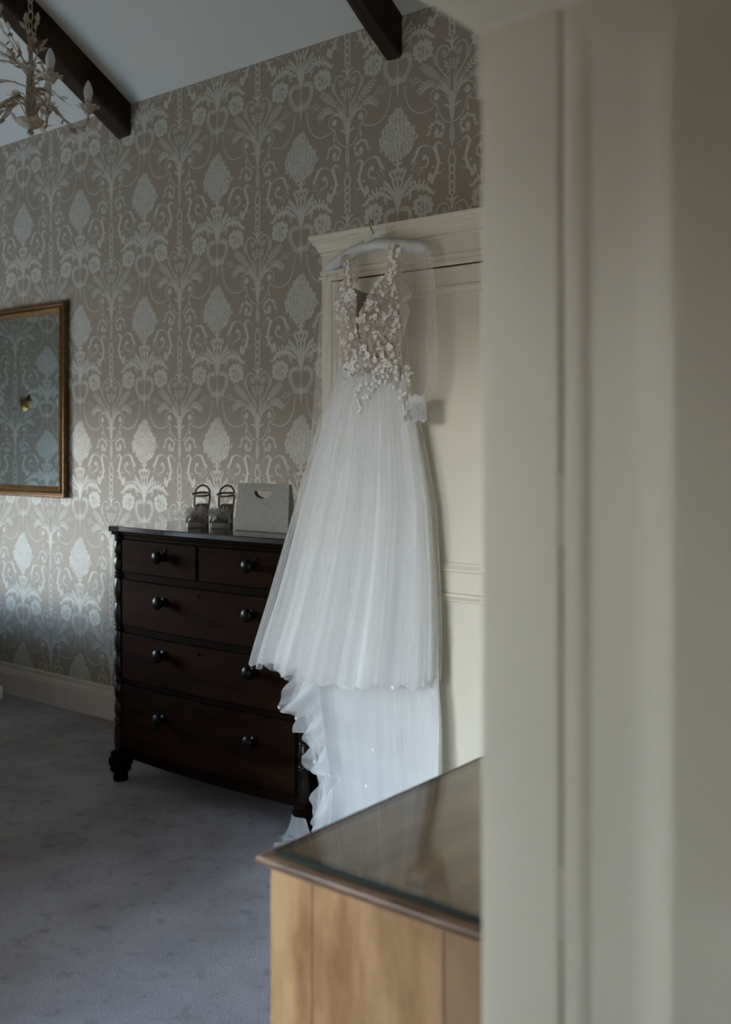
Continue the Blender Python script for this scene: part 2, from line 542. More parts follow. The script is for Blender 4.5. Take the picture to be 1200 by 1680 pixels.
def make_motif():
    rnd = random.Random(4)
    def sA(pts, w, tone=0):
        ribbon([A(*p) for p in pts], [uw(q) for q in w], tone)
    def sB(pts, w, tone=0):
        ribbon([B(*p) for p in pts], [uw(q) for q in w], tone)
    # ---- palm column, right half only; mirrored afterwards
    sA([(466, 815), (476, 772), (498, 744), (527, 735), (550, 757), (561, 815), (550, 885), (522, 945), (488, 1000), (466, 1060)], [6, 7, 8, 8, 9, 9, 10, 9, 8, 8])
    sA([(478, 775), (488, 825), (512, 826), (525, 803), (514, 780), (498, 786)], [5, 7, 7, 6, 5, 4])
    blob(*A(503, 803), uw(11), tone=0)
    for k, (x, y) in enumerate([(572, 820), (568, 850), (560, 880)]):
        leaf(*A(x, y), math.radians(70 - 10 * k), uw(40), uw(13))
    for x, y in [(466, 872), (466, 900), (466, 930), (488, 885), (484, 915), (480, 945), (502, 870), (500, 905)]:
        blob(*A(x, y), uw(8), uw(11), tone=0)
    for pts in ([(488, 1100), (540, 1000), (600, 920), (668, 845)], [(505, 1105), (570, 1032), (630, 1012), (686, 1056)]):
        P = spline([A(*p) for p in pts], 22)
        ribbon([A(*p) for p in pts], [uw(10), uw(6), uw(3)], 0)
        for k in range(8, 22, 2):
            t = P[min(k + 1, 21)] - P[k - 1]
            a = math.atan2(t[1], t[0])
            f = math.sin(PI * (k - 3) / 21) + 0.15
            for sgn in (-1, 1):
                leaf(P[k][0], P[k][1], a + sgn * 0.85, uw(36) * f + uw(8), uw(12) * f + uw(3), 0)
    for tx, ty, wdt in ((468, 955, 8), (484, 958, 8), (500, 962, 8), (516, 968, 8), (533, 972, 8), (550, 982, 8), (566, 1000, 8), (582, 1018, 8), (592, 1040, 7), (584, 1066, 7), (560, 1062, 7), (545, 1040, 7)):
        sA([(462, 1165), (463 + (tx - 455) * 0.42, 1085), (tx, ty)], [6, wdt, 3])
    for tx, ty in ((480, 1000), (500, 1030), (520, 1055)):
        sA([(462, 1165), (463 + (tx - 455) * 0.4, 1100), (tx, ty)], [5, 8, 3], 1)
    sA([(478, 1185), (500, 1120), (530, 1077), (565, 1065), (598, 1090), (604, 1135), (585, 1175), (560, 1187)], [6, 7, 7, 7, 7, 7, 6, 6])
    for a in range(6):
        blob(*A(561 + 12 * math.cos(a * PI / 3), 1132 + 15 * math.sin(a * PI / 3)), uw(12), uw(14), tone=0)
    blob(*A(561, 1112), uw(10), uw(14))
    ribbon([(uw(12), A(455, 1120)[1]), (uw(14), A(455, 1180)[1]), (uw(11), A(455, 1215)[1]), (uw(10), A(455, 1280)[1]), (uw(4), A(455, 1350)[1])], [uw(26), uw(30), uw(24), uw(19), uw(10)], 0)
    sA([(457, 1240), (478, 1236), (500, 1216), (514, 1224)], [12, 18, 12, 4])
    sA([(566, 1190), (600, 1215), (650, 1228), (700, 1215), (745, 1165), (770, 1100), (785, 1020), (790, 955)], [6, 7, 8, 8, 8, 7, 7, 6])
    sA([(455, 1365), (490, 1355), (520, 1320), (545, 1260), (556, 1192)], [7, 7, 7, 6, 6])
    sA([(560, 1190), (561, 1262)], [4, 4])
    leaf(*A(561, 1252), -PI / 2, uw(44), uw(22))
    # hanging chain
    ribbon([(uw(5), A(455, 1370)[1]), (uw(8), A(455, 1405)[1]), (uw(13), A(455, 1460)[1]), (uw(10), A(455, 1500)[1]), (uw(2), A(455, 1560)[1])], [uw(5), uw(9), uw(12), uw(14), uw(4)], 0)
    ribbon([(uw(3), A(455, 1370)[1]), (uw(4), A(455, 1560)[1])], [uw(6), uw(5)], 1)
    for y, rx, ry in ((1668, 22, 46), (1745, 17, 26), (1808, 17, 34), (1880, 17, 34), (1930, 15, 20)):
        pts = [(455 + rx * math.sin(a), y - ry * math.cos(a)) for a in [PI * k / 6 for k in range(7)]]
        sA(pts, [7, 9, 9, 9, 9, 9, 7])
        for k in range(1, 6):
            leaf(*A(*pts[k]), rnd.uniform(-0.6, 0.9), uw(15), uw(9))
    leaf(*A(457, 1598), 0.5, uw(26), uw(16))
    leaf(*A(457, 1604), -0.5, uw(24), uw(14))
    sA([(456, 2010), (470, 1985), (492, 1965), (500, 1972)], [22, 14, 10, 5])
    ribbon([(uw(6), A(455, 1960)[1]), (uw(5), A(455, 2060)[1])], [uw(12), uw(10)], 0)
    # beaded spiral garland
    gp = [(608, 255), (622, 190), (612, 120), (585, 75), (553, 70), (525, 100), (513, 150), (530, 186), (556, 190), (572, 165), (562, 140)]
    sA(gp, [4] * 11, 1)
    for k, q in enumerate(spline([A(*p) for p in gp], 44)):
        if k > 5:
            leaf(q[0], q[1], rnd.uniform(0, 6.28), uw(21), uw(13), 0)
            blob(q[0], q[1], uw(6.5), n=6)
    for a in range(5):
        blob(*A(561 + 11 * math.cos(a * 1.257), 150 + 14 * math.sin(a * 1.257)), uw(8), n=7)
    # acanthus S and C scrolls
    sA([(538, 238), (556, 240), (571, 272), (559, 330), (548, 390), (560, 460), (585, 512), (600, 548)], [7, 16, 28, 27, 22, 29, 20, 9])
    for x, y, a in ((575, 290, 0.9), (543, 262, 2.5), (545, 400, 3.6), (560, 470, 3.9), (572, 430, 0.4)):
        leaf(*A(x, y), a, uw(30), uw(18))
    for x, y, r in ((606, 488, 17), (612, 516, 16), (592, 536, 17), (585, 508, 15)):
        blob(*A(x, y), uw(r), uw(r * 1.2))
    sA([(598, 266), (625, 241), (660, 233), (690, 252), (706, 292), (720, 330), (745, 356)], [5, 6, 11, 25, 27, 20, 6])
    leaf(*A(722, 335), 0.5, uw(30), uw(14))
    leaf(*A(716, 340), -1.5, uw(30), uw(14))
    sA([(656, 345), (646, 320), (631, 326), (620, 355), (622, 390), (645, 412), (674, 407)], [16, 20, 13, 15, 13, 11, 6])
    blob(*A(648, 334), uw(14))
    for x, y in ((690, 375), (702, 398), (723, 378), (714, 420), (690, 432), (681, 455), (660, 440), (697, 452), (672, 425), (735, 400)):
        blob(*A(x, y), uw(rnd.uniform(5, 9)), tone=0 if rnd.random() < 0.6 else 1, n=7)
        leaf(*A(x, y), rnd.uniform(0, 6), uw(17), uw(8), 1)
    for x, y in ((492, 285), (505, 305), (515, 280), (508, 470), (525, 495), (518, 520), (535, 480)):
        for k in range(3):
            leaf(*A(x, y), rnd.uniform(0, 6.28), uw(19), uw(9), 1)
    half = list(TILE)
    TILE.clear()
    sh = 0.0
    TILE.extend(half)
    TILE.extend([([(-x, z) for x, z in p][::-1], t) for p, t in half])
    colA = list(TILE)
    TILE.clear()
    # ---- bouquet column, half width (dx) mirrored; flowers asymmetric
    sB([(20, 470), (45, 420), (58, 372)], [12, 16, 5])
    sB([(10, 560), (32, 490), (40, 440), (62, 408)], [16, 16, 14, 5])
    sB([(20, 575), (58, 515), (86, 470), (110, 478)], [18, 24, 22, 6])
    sB([(20, 600), (65, 545), (95, 508), (124, 510)], [14, 18, 16, 4])
    for x, y, a in ((95, 470, 1.3), (108, 505, 0.1), (50, 420, 1.0), (85, 490, -0.6), (35, 400, 1.2)):
        leaf(*B(x, y), a, uw(36), uw(18))
    sB([(12, 460), (18, 405), (30, 380)], [12, 12, 6])
    sB([(40, 612), (75, 582), (110, 556), (150, 548), (190, 560), (226, 590), (250, 624), (264, 616), (255, 598)], [15, 22, 32, 37, 31, 25, 17, 10, 5])
    for x, y, a, l in ((105, 545, 2.0, 44), (128, 535, 1.8, 48), (152, 532, 1.3, 46), (178, 540, 1.0, 44), (203, 560, 0.8, 34), (90, 575, -1.2, 40), (150, 560, -1.4, 34), (180, 570, -1.2, 30)):
        leaf(*B(x, y), a, uw(l), uw(20))
    sB([(62, 598), (92, 620), (86, 642), (66, 640)], [8, 12, 10, 4])
    sB([(215, 590), (226, 640), (222, 690)], [6, 5, 5])
    for k in range(10):
        a = 2 * PI * k / 10
        rr = rnd.uniform(0.95, 1.12)
        blob(*B(182 + 54 * rr * math.cos(a), 716 + 66 * rr * math.sin(a)), uw(rnd.uniform(19, 24)), uw(rnd.uniform(22, 29)), rot=rnd.uniform(0, 3), tone=0)
        leaf(*B(182 + 12 * math.cos(a), 716 + 14 * math.sin(a)), a + math.pi, uw(30), uw(16), 1)
        if k % 2:
            blob(*B(182 + 22 * math.cos(a), 716 + 28 * math.sin(a)), uw(13), uw(16), tone=0)
    sB([(128, 650), (135, 690), (150, 730)], [8, 7, 5])
    wp = [(6, 742), (38, 708), (74, 716), (93, 760), (86, 822), (56, 882), (20, 918)]
    sB(wp, [7] * 7, 1)
    wps = spline([B(*p) for p in wp], 22)
    for k in range(2, 21):
        t = wps[k + 1] - wps[k - 1]
        a = math.atan2(t[1], t[0])
        for sgn in (-1, 1):
            leaf(wps[k][0], wps[k][1], a + sgn * 0.9, uw(26), uw(12), 0)
    for dx, y in ((14, 850), (24, 872), (34, 895)):
        sB([(5, 935), (dx * 0.5, (y + 935) / 2), (dx, y)], [8, 10, 3])
    sB([(18, 905), (50, 880), (66, 900), (50, 922), (38, 905)], [7, 8, 8, 7, 4])
    sB([(10, 940), (60, 930), (95, 945)], [6, 6, 4], 1)
    for x, y in ((100, 925), (118, 945), (135, 960), (125, 920), (148, 938), (110, 965), (160, 960)):
        for k in range(2):
            leaf(*B(x, y), rnd.uniform(0, 6.28), uw(24), uw(11), 1)
        blob(*B(x, y), uw(6), n=6)
    for x, y in ((30, 960), (45, 950), (62, 960)):
        leaf(*B(x, y), -1.2, uw(26), uw(10), 1)
    half = list(TILE)
    TILE.extend([([(-x, z) for x, z in p][::-1], t) for p, t in half])
    for x, y, r in ((0, 375, 20), (-24, 388, 14), (24, 388, 14)):
        blob(*B(x, y), uw(r), uw(r * 1.2))
    sB([(0, 540), (0, 600), (0, 645), (0, 690), (0, 722)], [56, 82, 60, 34, 26])
    sB([(0, 580), (0, 430)], [22, 14])
    sB([(0, 722), (0, 860), (0, 960), (0, 1036)], [6, 8, 15, 4])
    sB([(0, 296), (0, 330), (0, 350)], [26, 36, 10])
    sB([(-34, 318), (0, 340), (34, 318)], [10, 12, 10])
    # bouquet itself
    wt = [(1128, 7), (1180, 42), (1235, 76), (1300, 104), (1370, 136), (1430, 134), (1485, 98), (1535, 62), (1568, 18)]
    L_ = [B(-lerp_tab(wt, y) * 0.9, y) for y in range(1134, 1568, 12)]
    R_ = [B(lerp_tab(wt, y) * 0.9, y) for y in range(1134, 1568, 12)]
    for k in range(len(L_) - 1):
        TILE.append(([L_[k + 1], R_[k + 1], R_[k], L_[k]], 2))
    y, row = 1140, 0
    while y < 1562:
        wd = lerp_tab(wt, y)
        x = -wd + (10 if row % 2 else 0)
        while x <= wd + 1:
            jx, jy = rnd.uniform(-5, 5), rnd.uniform(-6, 6)
            r = rnd.uniform(10.5, 14.8)
            blob(*B(x + jx, y + jy), uw(r), uw(r * 1.15), rot=rnd.uniform(0, 3), tone=0, n=8)
            if rnd.random() < 0.42:
                blob(*B(x + jx + 2, y + jy + 2), uw(r * 0.42), tone=1, n=6)
            if rnd.random() < 0.35 and abs(x) > wd - 30:
                leaf(*B(x, y), math.atan2(rnd.uniform(-0.6, 0.9), 1 if x > 0 else -1), uw(24), uw(15), 0)
            x += 27
        y += 26
        row += 1
    colB = list(TILE)
    TILE.clear()
    return colA, colB
COLA, COLB = make_motif()

def motif_arrays():
    """vertices (x, z, layer) and polygons of one repeat: palm column at 0, bouquet column at +PW/2"""
    V, F, T = [], [], []
    seq = [(p, t, 0.0) for p, t in COLA] + [(p, t, PW / 2) for p, t in COLB]
    # tone 1 under tone 0 unless it is a small mark on a flower; each shape on its own thin layer of ink
    for i, (p, t, ox) in enumerate(seq):
        lay = 0.0002 + (0.0006 if t != 2 else 0) + 0.00003 * (i % 19)
        o = len(V)
        V += [(x + ox, z, lay) for x, z in p]
        F.append(tuple(range(o, o + len(p))))
        T.append(1 + min(t, 1))
    return np.array(V), F, T
MV, MF, MT = motif_arrays()

def paper_wall(name, poly, a0, a1, z0, z1, ax_fn, xA, zA):
    """wall polygon (outline in (a, z)) with the printed repeat on it; ax_fn maps (a, z, out) to world"""
    mb = MB()
    n = len(poly)
    mb.add([ax_fn(a, z, 0) for a, z in poly] + [ax_fn(a, z, -0.12) for a, z in poly],
           [tuple(range(n)), tuple(range(n, 2 * n))[::-1]] + [(i, n + i, n + (i + 1) % n, (i + 1) % n) for i in range(n)])
    # convex outline test in (a, z)
    P = np.array(poly)
    def inside(q):
        ok = np.ones(len(q), bool)
        for i in range(n):
            e = P[(i + 1) % n] - P[i]
            d = q - P[i]
            ok &= (e[0] * d[:, 1] - e[1] * d[:, 0]) > 0.001
        return ok
    i0, i1 = math.floor((a0 - xA) / PW) - 1, math.ceil((a1 - xA) / PW) + 1
    k0, k1 = math.floor((z0 - zA) / PR) - 1, math.ceil((z1 - zA) / PR) + 1
    for i in range(i0, i1 + 1):
        for k in range(k0, k1 + 1):
            q = MV[:, :2] + np.array([xA + i * PW, zA + k * PR])
            ok = inside(q)
            if not ok.any():
                continue
            o = len(mb.v)
            mb.v += [ax_fn(a, z, l) for (a, z), l in zip(q.tolist(), MV[:, 2].tolist())]
            for f, t in zip(MF, MT):
                if all(ok[j] for j in f):
                    mb.f.append(tuple(j + o for j in f))
                    mb.m.append(t)
    me = bpy.data.meshes.new(name)
    me.from_pydata(mb.v, [], mb.f)
    for m in (M['paper'], M['print'], M['print2']):
        me.materials.append(m)
    me.polygons.foreach_set('material_index', mb.m)
    o = bpy.data.objects.new(name, me)
    COL.objects.link(o)
    return struct(o)

wall_back = paper_wall('wall_back', [(XL, 0), (XR, 0), (XR, ZE), (XL, ZE)], XL, -0.7, 0.1, ZE, lambda a, z, d: (a, YB - d, z), -3.867 + PW * 0, 1.466)
a, b, c, d = WIN['left']
wall_left = paper_wall('wall_left', [(b, 0), (YB, 0), (YB, zc(YB)), (b, zc(b))], b, YB, 0.6, 3.3, lambda a, z, d: (XL + d, a, z), 2.497, 1.455)
m = MB()
m.box(XL - 0.12, XR + 0.12, YF - 0.12, YB + 0.12, -0.12, 0)
floor = struct(m.build('floor', M['carpet']))
m = MB()
for ya, yb in ((YR, YB), (YF, YR)):
    x0, x1 = XL - 0.12, XR + 0.12
    m.add([(x0, ya, zc(ya)), (x1, ya, zc(ya)), (x1, yb, zc(yb)), (x0, yb, zc(yb)), (x0, ya, zc(ya) + .12), (x1, ya, zc(ya) + .12), (x1, yb, zc(yb) + .12), (x0, yb, zc(yb) + .12)],
          [(0, 1, 2, 3), (7, 6, 5, 4), (0, 4, 5, 1), (1, 5, 6, 2), (2, 6, 7, 3), (3, 7, 4, 0)])
struct(m.build('ceiling', M['ceil']))
m = MB()     # rest of the left wall, round its window
m.box(XL - .12, XL, FWY - .12, b, 0, c)
m.box(XL - .12, XL, FWY - .12, b, d, zc(YR))
m.box(XL - .12, XL, FWY - .12, a, c, d)
struct(m.build('wall_left', M['plain']))
def window_frame(name, fr, p0, p1, z0, z1):
    """casement frame between p0 and p1 (positions along the wall)"""
    mb = MB()
    mid = (p0 + p1) / 2
    for u0, u1, v0, v1 in ((p0 - .05, p1 + .05, z0 - .05, z0), (p0 - .05, p1 + .05, z1, z1 + .05), (p0 - .05, p0, z0, z1), (p1, p1 + .05, z0, z1), (mid - .025, mid + .025, z0, z1)):
        fr(mb, u0, u1, v0, v1)
    struct(mb.build(name, M['cream'], bevel=.004))
window_frame('window_2', lambda mb, u0, u1, v0, v1: mb.box(XL - .07, XL + .02, u0, u1, v0, v1), a, b, c, d)
a, b, c, d = WIN['front']
XP = -1.15                                # the front wall ends here; beyond it is the passage the camera stands in
m = MB()
m.box(XL - .12, a, FWY - .55, FWY, 0, zc(FWY))
m.box(b, XP, FWY - .55, FWY, 0, zc(FWY))
m.box(a, b, FWY - .55, FWY, 0, c)
m.box(a, b, FWY - .55, FWY, d, zc(FWY))
pa, pb, pc, pd = WIN['passage']
m.box(XP - .12, XP, YF, pa, 0, zc(FWY))
m.box(XP - .12, XP, pb, FWY - .54, 0, zc(FWY))
m.box(XP - .12, XP, pa, pb, 0, pc)
m.box(XP - .12, XP, pa, pb, pd, zc(FWY))
m.box(XP - .12, XR, YF - .12, YF, 0, zc(FWY))
struct(m.build('wall_front', M['plain']))
window_frame('window_1', lambda mb, u0, u1, v0, v1: mb.box(u0, u1, FWY - .54, FWY - .48, v0, v1), a, b, c, d)
window_frame('added_fill_window', lambda mb, u0, u1, v0, v1: mb.box(XP - .07, XP + .02, u0, u1, v0, v1), pa, pb, pc, pd)  # invented window, added as fill light for the cupboard front
m = MB()
m.box(XR, XR + .12, YF - .12, 1.42, 0, zc(YR))
m.box(-0.60, XR, 1.42, YB, 0, zc(1.42))       # the return that closes the recess beside the wardrobe
struct(m.build('wall_right', M['plain']))

# skirting boards
def skirting(name, p0, p1, out):
    prof = [(0, 0), (0.020, 0), (0.020, 0.118), (0.017, 0.124), (0.017, 0.130), (0.014, 0.138), (0.009, 0.146), (0.008, 0.158), (0.011, 0.163), (0.009, 0.170), (0, 0.174)]
    mb = MB()
    R = [[(p[0] + out[0] * o, p[1] + out[1] * o, z) for o, z in prof] for p in (p0, p1)]
    mb.rings(R, True, True)
    return struct(mb.build(name, M['skirting']))
skirting('baseboard_back', (XL, YB, 0), (-2.45, YB, 0), (0, -1))
skirting('baseboard_left', (XL, FWY, 0), (XL, YB, 0), (1, 0))

# ------------------------------------------------------------------ roof beams
def beam(x0, x1, dep, label):
    mb = MB()
    ys = [YR] + [YR + (YB - YR) * k / 14 for k in range(1, 15)]
    rnd = random.Random(int(x0 * -100))
    R = []
    for y in ys:
        a, b, c, d = [rnd.uniform(-0.0035, 0.0035) for _ in range(4)]
        zt = zc(y)
        R.append([(x0 + a, y, zt - dep + b), (x0 + .014 + a, y, zt - dep - .004 + b), (x1 - .012 + c, y, zt - dep - .003 + d), (x1 + c, y, zt - dep + .010 + d), (x1 + c, y, zt + .001), (x0 + a, y, zt + .001)])
    mb.rings(R, True, True)
    return tag(mb.build('ceiling_beam', M['beam']), label, 'beam')
beam(-4.352, -4.243, 0.158, 'dark brown timber roof beam running down behind the chandelier to the papered wall')
beam(-2.580, -2.498, 0.166, 'near black timber roof beam ending above the hanging dress and wardrobe')

# ------------------------------------------------------------------ gilt mirror on the back wall
mr_ = thing('wall_mirror', 'gilt framed rectangular mirror on the patterned wallpaper at left', 'mirror', (-5.45, YB, 1.155))
MX0, MX1, MZ0, MZ1 = -6.13, -4.772, 1.156, 2.238
def frame_member(pa, pb, inn, vert):
    # profile across the frame: (inwards from outer edge, out from wall)
    prof = [(0, 0), (0, .030), (.004, .036), (.012, .036), (.015, .028), (.021, .026), (.030, .036), (.040, .040), (.046, .036), (.054, .030), (.056, .022), (.062, .018), (.062, 0.004), (0.05, 0)]
    mb = MB()
    R = []
    for end, p in ((0, pa), (1, pb)):
        ring = []
        for i, o in prof:
            mit = i if end == 0 else -i
            if vert:
                ring.append((p[0] + inn * i, YB - o, p[2] + mit))
            else:
                ring.append((p[0] + mit, YB - o, p[2] + inn * i))
        R.append(ring)
    n = len(prof)
    mb.rings(R, True, True)
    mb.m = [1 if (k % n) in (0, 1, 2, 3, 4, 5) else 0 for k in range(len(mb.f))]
    return mb
for nm, pa, pb, inn, v in (('frame_rail', (MX0, 0, MZ1), (MX1, 0, MZ1), -1, False), ('frame_rail', (MX0, 0, MZ0), (MX1, 0, MZ0), 1, False),
                           ('frame_stile', (MX0, 0, MZ0), (MX0, 0, MZ1), 1, True), ('frame_stile', (MX1, 0, MZ0), (MX1, 0, MZ1), -1, True)):
    frame_member(pa, pb, inn, v).build(nm, [M['gold'], M['gilt_dark']], mr_, smooth=True, angle=30)
m = MB()
m.box(MX0 + .045, MX1 - .045, YB - .016, YB - .004, MZ0 + .045, MZ1 - .045)
m.build('mirror_glass', M['mirror'], mr_)

# small brass wall light on the left wall: it is only seen in the mirror
wl = thing('wall_light', 'small dark brass wall light reflected in the gilt mirror', 'wall light', (XL, 2.42, 1.75))
m = MB()
R = [[(XL + x, 2.42 + r * math.cos(a), 1.75 + r * 1.35 * math.sin(a)) for a in [2 * PI * k / 16 for k in range(16)]] for r, x in ((.035, .0012), (.035, .008), (.026, .014), (.012, .018))]
m.rings(R)
m.build('backplate', M['brass'], wl, smooth=True)
m = MB()
m.tube(spline([(XL + .016, 2.42, 1.745), (XL + .06, 2.42, 1.725), (XL + .085, 2.43, 1.745), (XL + .085, 2.44, 1.77)], 10), .007, 8)
m.build('arm', M['brass'], wl, smooth=True)
m = MB()
m.lathe([(.004, 0), (.022, .006), (.026, .018), (.016, .024), (.012, .05), (.011, .055)], (XL + .085, 2.44, 1.765), 14)
m.build('lamp_cup', M['bronze'], wl, smooth=True)

# ------------------------------------------------------------------ panelled furniture helpers
def u_sweep(x0, x1, yf, yb, prof):
    """profile (out, z) swept round left side, front and right side with mitred corners"""
    R = []
    for (px, py, dx, dy) in ((x0, yb, -1, 0), (x0, yf, -1, -1), (x1, yf, 1, -1), (x1, yb, 1, 0)):
        R.append([(px + dx * o, py + dy * o, z) for o, z in prof])
    mb = MB()
    mb.rings(R, True, True)
    return mb
def door_frame(x0, x1, z0, z1, yf, th, stile, rails):
    """stiles and rails; rails = list of (za, zb)"""
    mb = MB()
    mb.box(x0, x0 + stile, yf, yf + th, z0, z1)
    mb.box(x1 - stile, x1, yf, yf + th, z0, z1)
    for a, b in rails:
        mb.box(x0 + stile, x1 - stile, yf, yf + th, a, b)
    return mb
def moulding_ring(x0, x1, z0, z1, yf, prof):
    """profile (inset, y offset from yf towards the room is negative) swept round an opening"""
    mb = MB()
    R = []
    for (x, z, sx_, sz) in ((x0, z0, 1, 1), (x1, z0, -1, 1), (x1, z1, -1, -1), (x0, z1, 1, -1)):
        R.append([(x + sx_ * i, yf + y, z + sz * i) for i, y in prof])
    R.append(R[0])
    mb.rings(R, False, False)
    return mb

# ------------------------------------------------------------------ white painted wardrobe on the back wall
FX0, FX1, FY = -2.436, -0.66, 2.82
wd = thing('wardrobe', 'cream painted panelled wardrobe with moulded cornice behind the hanging dress', 'wardrobe', ((FX0 + FX1) / 2, FY, 0))
m = MB()
m.box(FX0, FX1, FY + .028, 3.37, 0.0, 2.16)
m.box(FX0, FX0 + .045, FY, FY + .028, 0.10, 2.075)
m.box(FX1 - .045, FX1, FY, FY + .028, 0.10, 2.075)
m.box(FX0 + .045, FX1 - .045, FY, FY + .028, 2.034, 2.075)
m.build('carcass', M['cream'], wd)
u_sweep(FX0, FX1, FY, 3.36, [(-.01, 2.128), (.003, 2.128), (.005, 2.133), (.003, 2.137), (.010, 2.139), (.011, 2.146), (.014, 2.155), (.020, 2.163), (.025, 2.166), (.025, 2.172), (.029, 2.174), (.029, 2.181), (.034, 2.183), (.036, 2.189), (.036, 2.197), (-.01, 2.198)]).build('cornice', M['cream'], wd)
u_sweep(FX0, FX1, FY, 3.36, [(-.006, 2.041), (.007, 2.041), (.010, 2.046), (.007, 2.051), (.003, 2.053), (.003, 2.058), (.006, 2.062), (.006, 2.069), (.002, 2.074), (-.006, 2.075)]).build('frieze_moulding', M['cream'], wd)
m = MB()
m.box(FX0, FX1, FY - .0003, FY + .03, 2.0752, 2.1279)
m.build('frieze', M['cream'], wd)
u_sweep(FX0, FX1, FY, 3.36, [(-.006, 0), (.012, 0), (.012, .085), (.006, .095), (-.006, .1)]).build('plinth', M['cream'], wd)
m = MB()
m.box(FX0 + .05, FX1 - .05, FY + .012, FY + .0275, 2.0275, 2.0335)
m.build('door_gap_shade', M['dark_gap'], wd)  # solid dark strip standing for the shade above the doors
PM = [(0, -.001), (.003, -.005), (.010, -.006), (.016, -.001), (.022, .004), (.028, .005), (.030, .009)]
for x0, x1, side in ((FX0 + .047, -1.536, 1), (-1.531, FX1 - .047, -1)):
    st = .085
    rails = [(.105, .20), (.952, 1.022), (1.968, 2.028)]
    d = door_frame(x0, x1, .105, 2.028, FY, .026, st, rails).build('door', M['cream'], wd, bevel=.0015, seg=1)
    for za, zb in ((.20, .952), (1.022, 1.968)):
        m = MB()
        m.box(x0 + st, x1 - st, FY + .011, FY + .02, za, zb)
        m.build('panel', M['cream'], d)
        moulding_ring(x0 + st, x1 - st, za, zb, FY, PM).build('panel_moulding', M['cream'], d)
    m = MB()
    kx = x1 - .04 if side == 1 else x0 + .04
    R = [[(kx + r * math.cos(a), FY - y, 1.16 + r * math.sin(a)) for a in [2 * PI * k / 14 for k in range(14)]] for r, y in ((.012, -.001), (.008, .008), (.008, .016), (.017, .022), (.019, .030), (.013, .038), (.003, .041))]
    m.rings(R)
    m.build('knob', M['brass'], d, smooth=True)

# ------------------------------------------------------------------ cream cupboard close to the camera
NX0, NX1, NY = -0.561, 0.40, 0.90
cb = thing('cupboard', 'tall cream painted cupboard filling the right side close to the camera', 'cupboard', ((NX0 + NX1) / 2, NY, 0))
m = MB()
m.box(NX0, NX1, NY + .024, 1.41, 0.0, 1.93)
m.box(NX0, NX0 + .0895, NY, NY + .024, 0.0, 1.88)
m.box(NX1 - .09, NX1, NY, NY + .024, 0.0, 1.88)
m.box(NX0 + .0895, NX1 - .09, NY, NY + .024, 1.872, 1.90)
m.build('carcass', M['cream'], cb, bevel=.003, seg=2)
m = MB()
m.box(NX0 - .006, NX0, NY + .0005, 1.40, 1.792, 1.9)
m.build('frieze_board', M['cream'], cb, bevel=.002)
u_sweep(NX0, NX1, NY, 1.40, [(-.01, 1.859), (.005, 1.859), (.010, 1.864), (.016, 1.870), (.024, 1.875), (.034, 1.880), (.044, 1.888), (.050, 1.90), (.056, 1.905), (.058, 1.935), (-.01, 1.94)]).build('cornice', M['cream'], cb, smooth=True, angle=50)
DX0, DX1, DZ0, DZ1 = -0.4693, 0.306, .09, 1.868
DXM = (DX0 + DX1) / 2
def door_y(x, z):
    i = min(x - DX0, DX1 - x)
    y = lerp_tab([(0, .002), (.0015, 0), (.026, 0), (.028, .0016), (.031, .0018), (.056, .001), (.084, -.001), (.114, -.0148), (.118, -.0156), (.122, -.0153)], i)
    if i > .122:
        hi = -.0153 + .026 * min(1, (i - .122) / .21)
        lo = -.0155 - .003 * min(1, (i - .122) / .1)
        k = min(1, max(0, (z - 1.00) / .05))
        k = k * k * (3 - 2 * k)
        y = lo + (hi - lo) * k
    k = min(1, max(0, (min(z - DZ0, DZ1 - z) - .03) / .05))      # mouldings die into the end rails
    return NY + .001 + y * k
ins_ = [0, .0015, .013, .026, .028, .031, .043, .056, .068, .080, .090, .100, .114, .118, .122, .15, .19, .23, .28, .34]
xs_ = [DX0 + i for i in ins_] + [DXM] + [DX1 - i for i in ins_[::-1]]
zs2 = [DZ0, DZ0 + .03, DZ0 + .05, DZ0 + .08, .5, .9, .985] + [1.0 + .05 * k / 8 for k in range(9)] + [1.2, 1.5, DZ1 - .08, DZ1 - .055, DZ1 - .03, DZ1]
m = MB()
nx, nz = len(xs_), len(zs2)
V = [(x, door_y(x, z), z) for z in zs2 for x in xs_] + [(x, NY + .022, z) for z in zs2 for x in xs_]
F = []
for k in range(nz - 1):
    for q in range(nx - 1):
        a = k * nx + q
        F.append((a, a + 1, a + nx + 1, a + nx))
        F.append((nx * nz + a, nx * nz + a + nx, nx * nz + a + nx + 1, nx * nz + a + 1))
for k in range(nz - 1):
    for q in (0, nx - 1):
        a, b = k * nx + q, (k + 1) * nx + q
        F.append((a, b, b + nx * nz, a + nx * nz))
for q in range(nx - 1):
    for k in (0, nz - 1):
        a, b = k * nx + q, k * nx + q + 1
        F.append((a, b, b + nx * nz, a + nx * nz))
m.add(V, F)
d = m.build('door', M['cream'], cb, smooth=True, angle=50)
m = MB()
R = [[(DX1 - .03 + r * math.cos(a), NY + .003 - y, .98 + r * math.sin(a)) for a in [2 * PI * k / 14 for k in range(14)]] for r, y in ((.012, -.001), (.008, .008), (.008, .016), (.017, .022), (.019, .030), (.013, .038), (.003, .041))]
m.rings(R)
m.build('knob', M['brass'], d, smooth=True)
m = MB()
m.box(NX0 + .0885, DX0 + .001, NY + .010, NY + .02, 0.09, 1.868)
m.build('hinge_gap_shade', M['dark_gap'], cb)  # solid dark strip standing for the shade along the hinge side
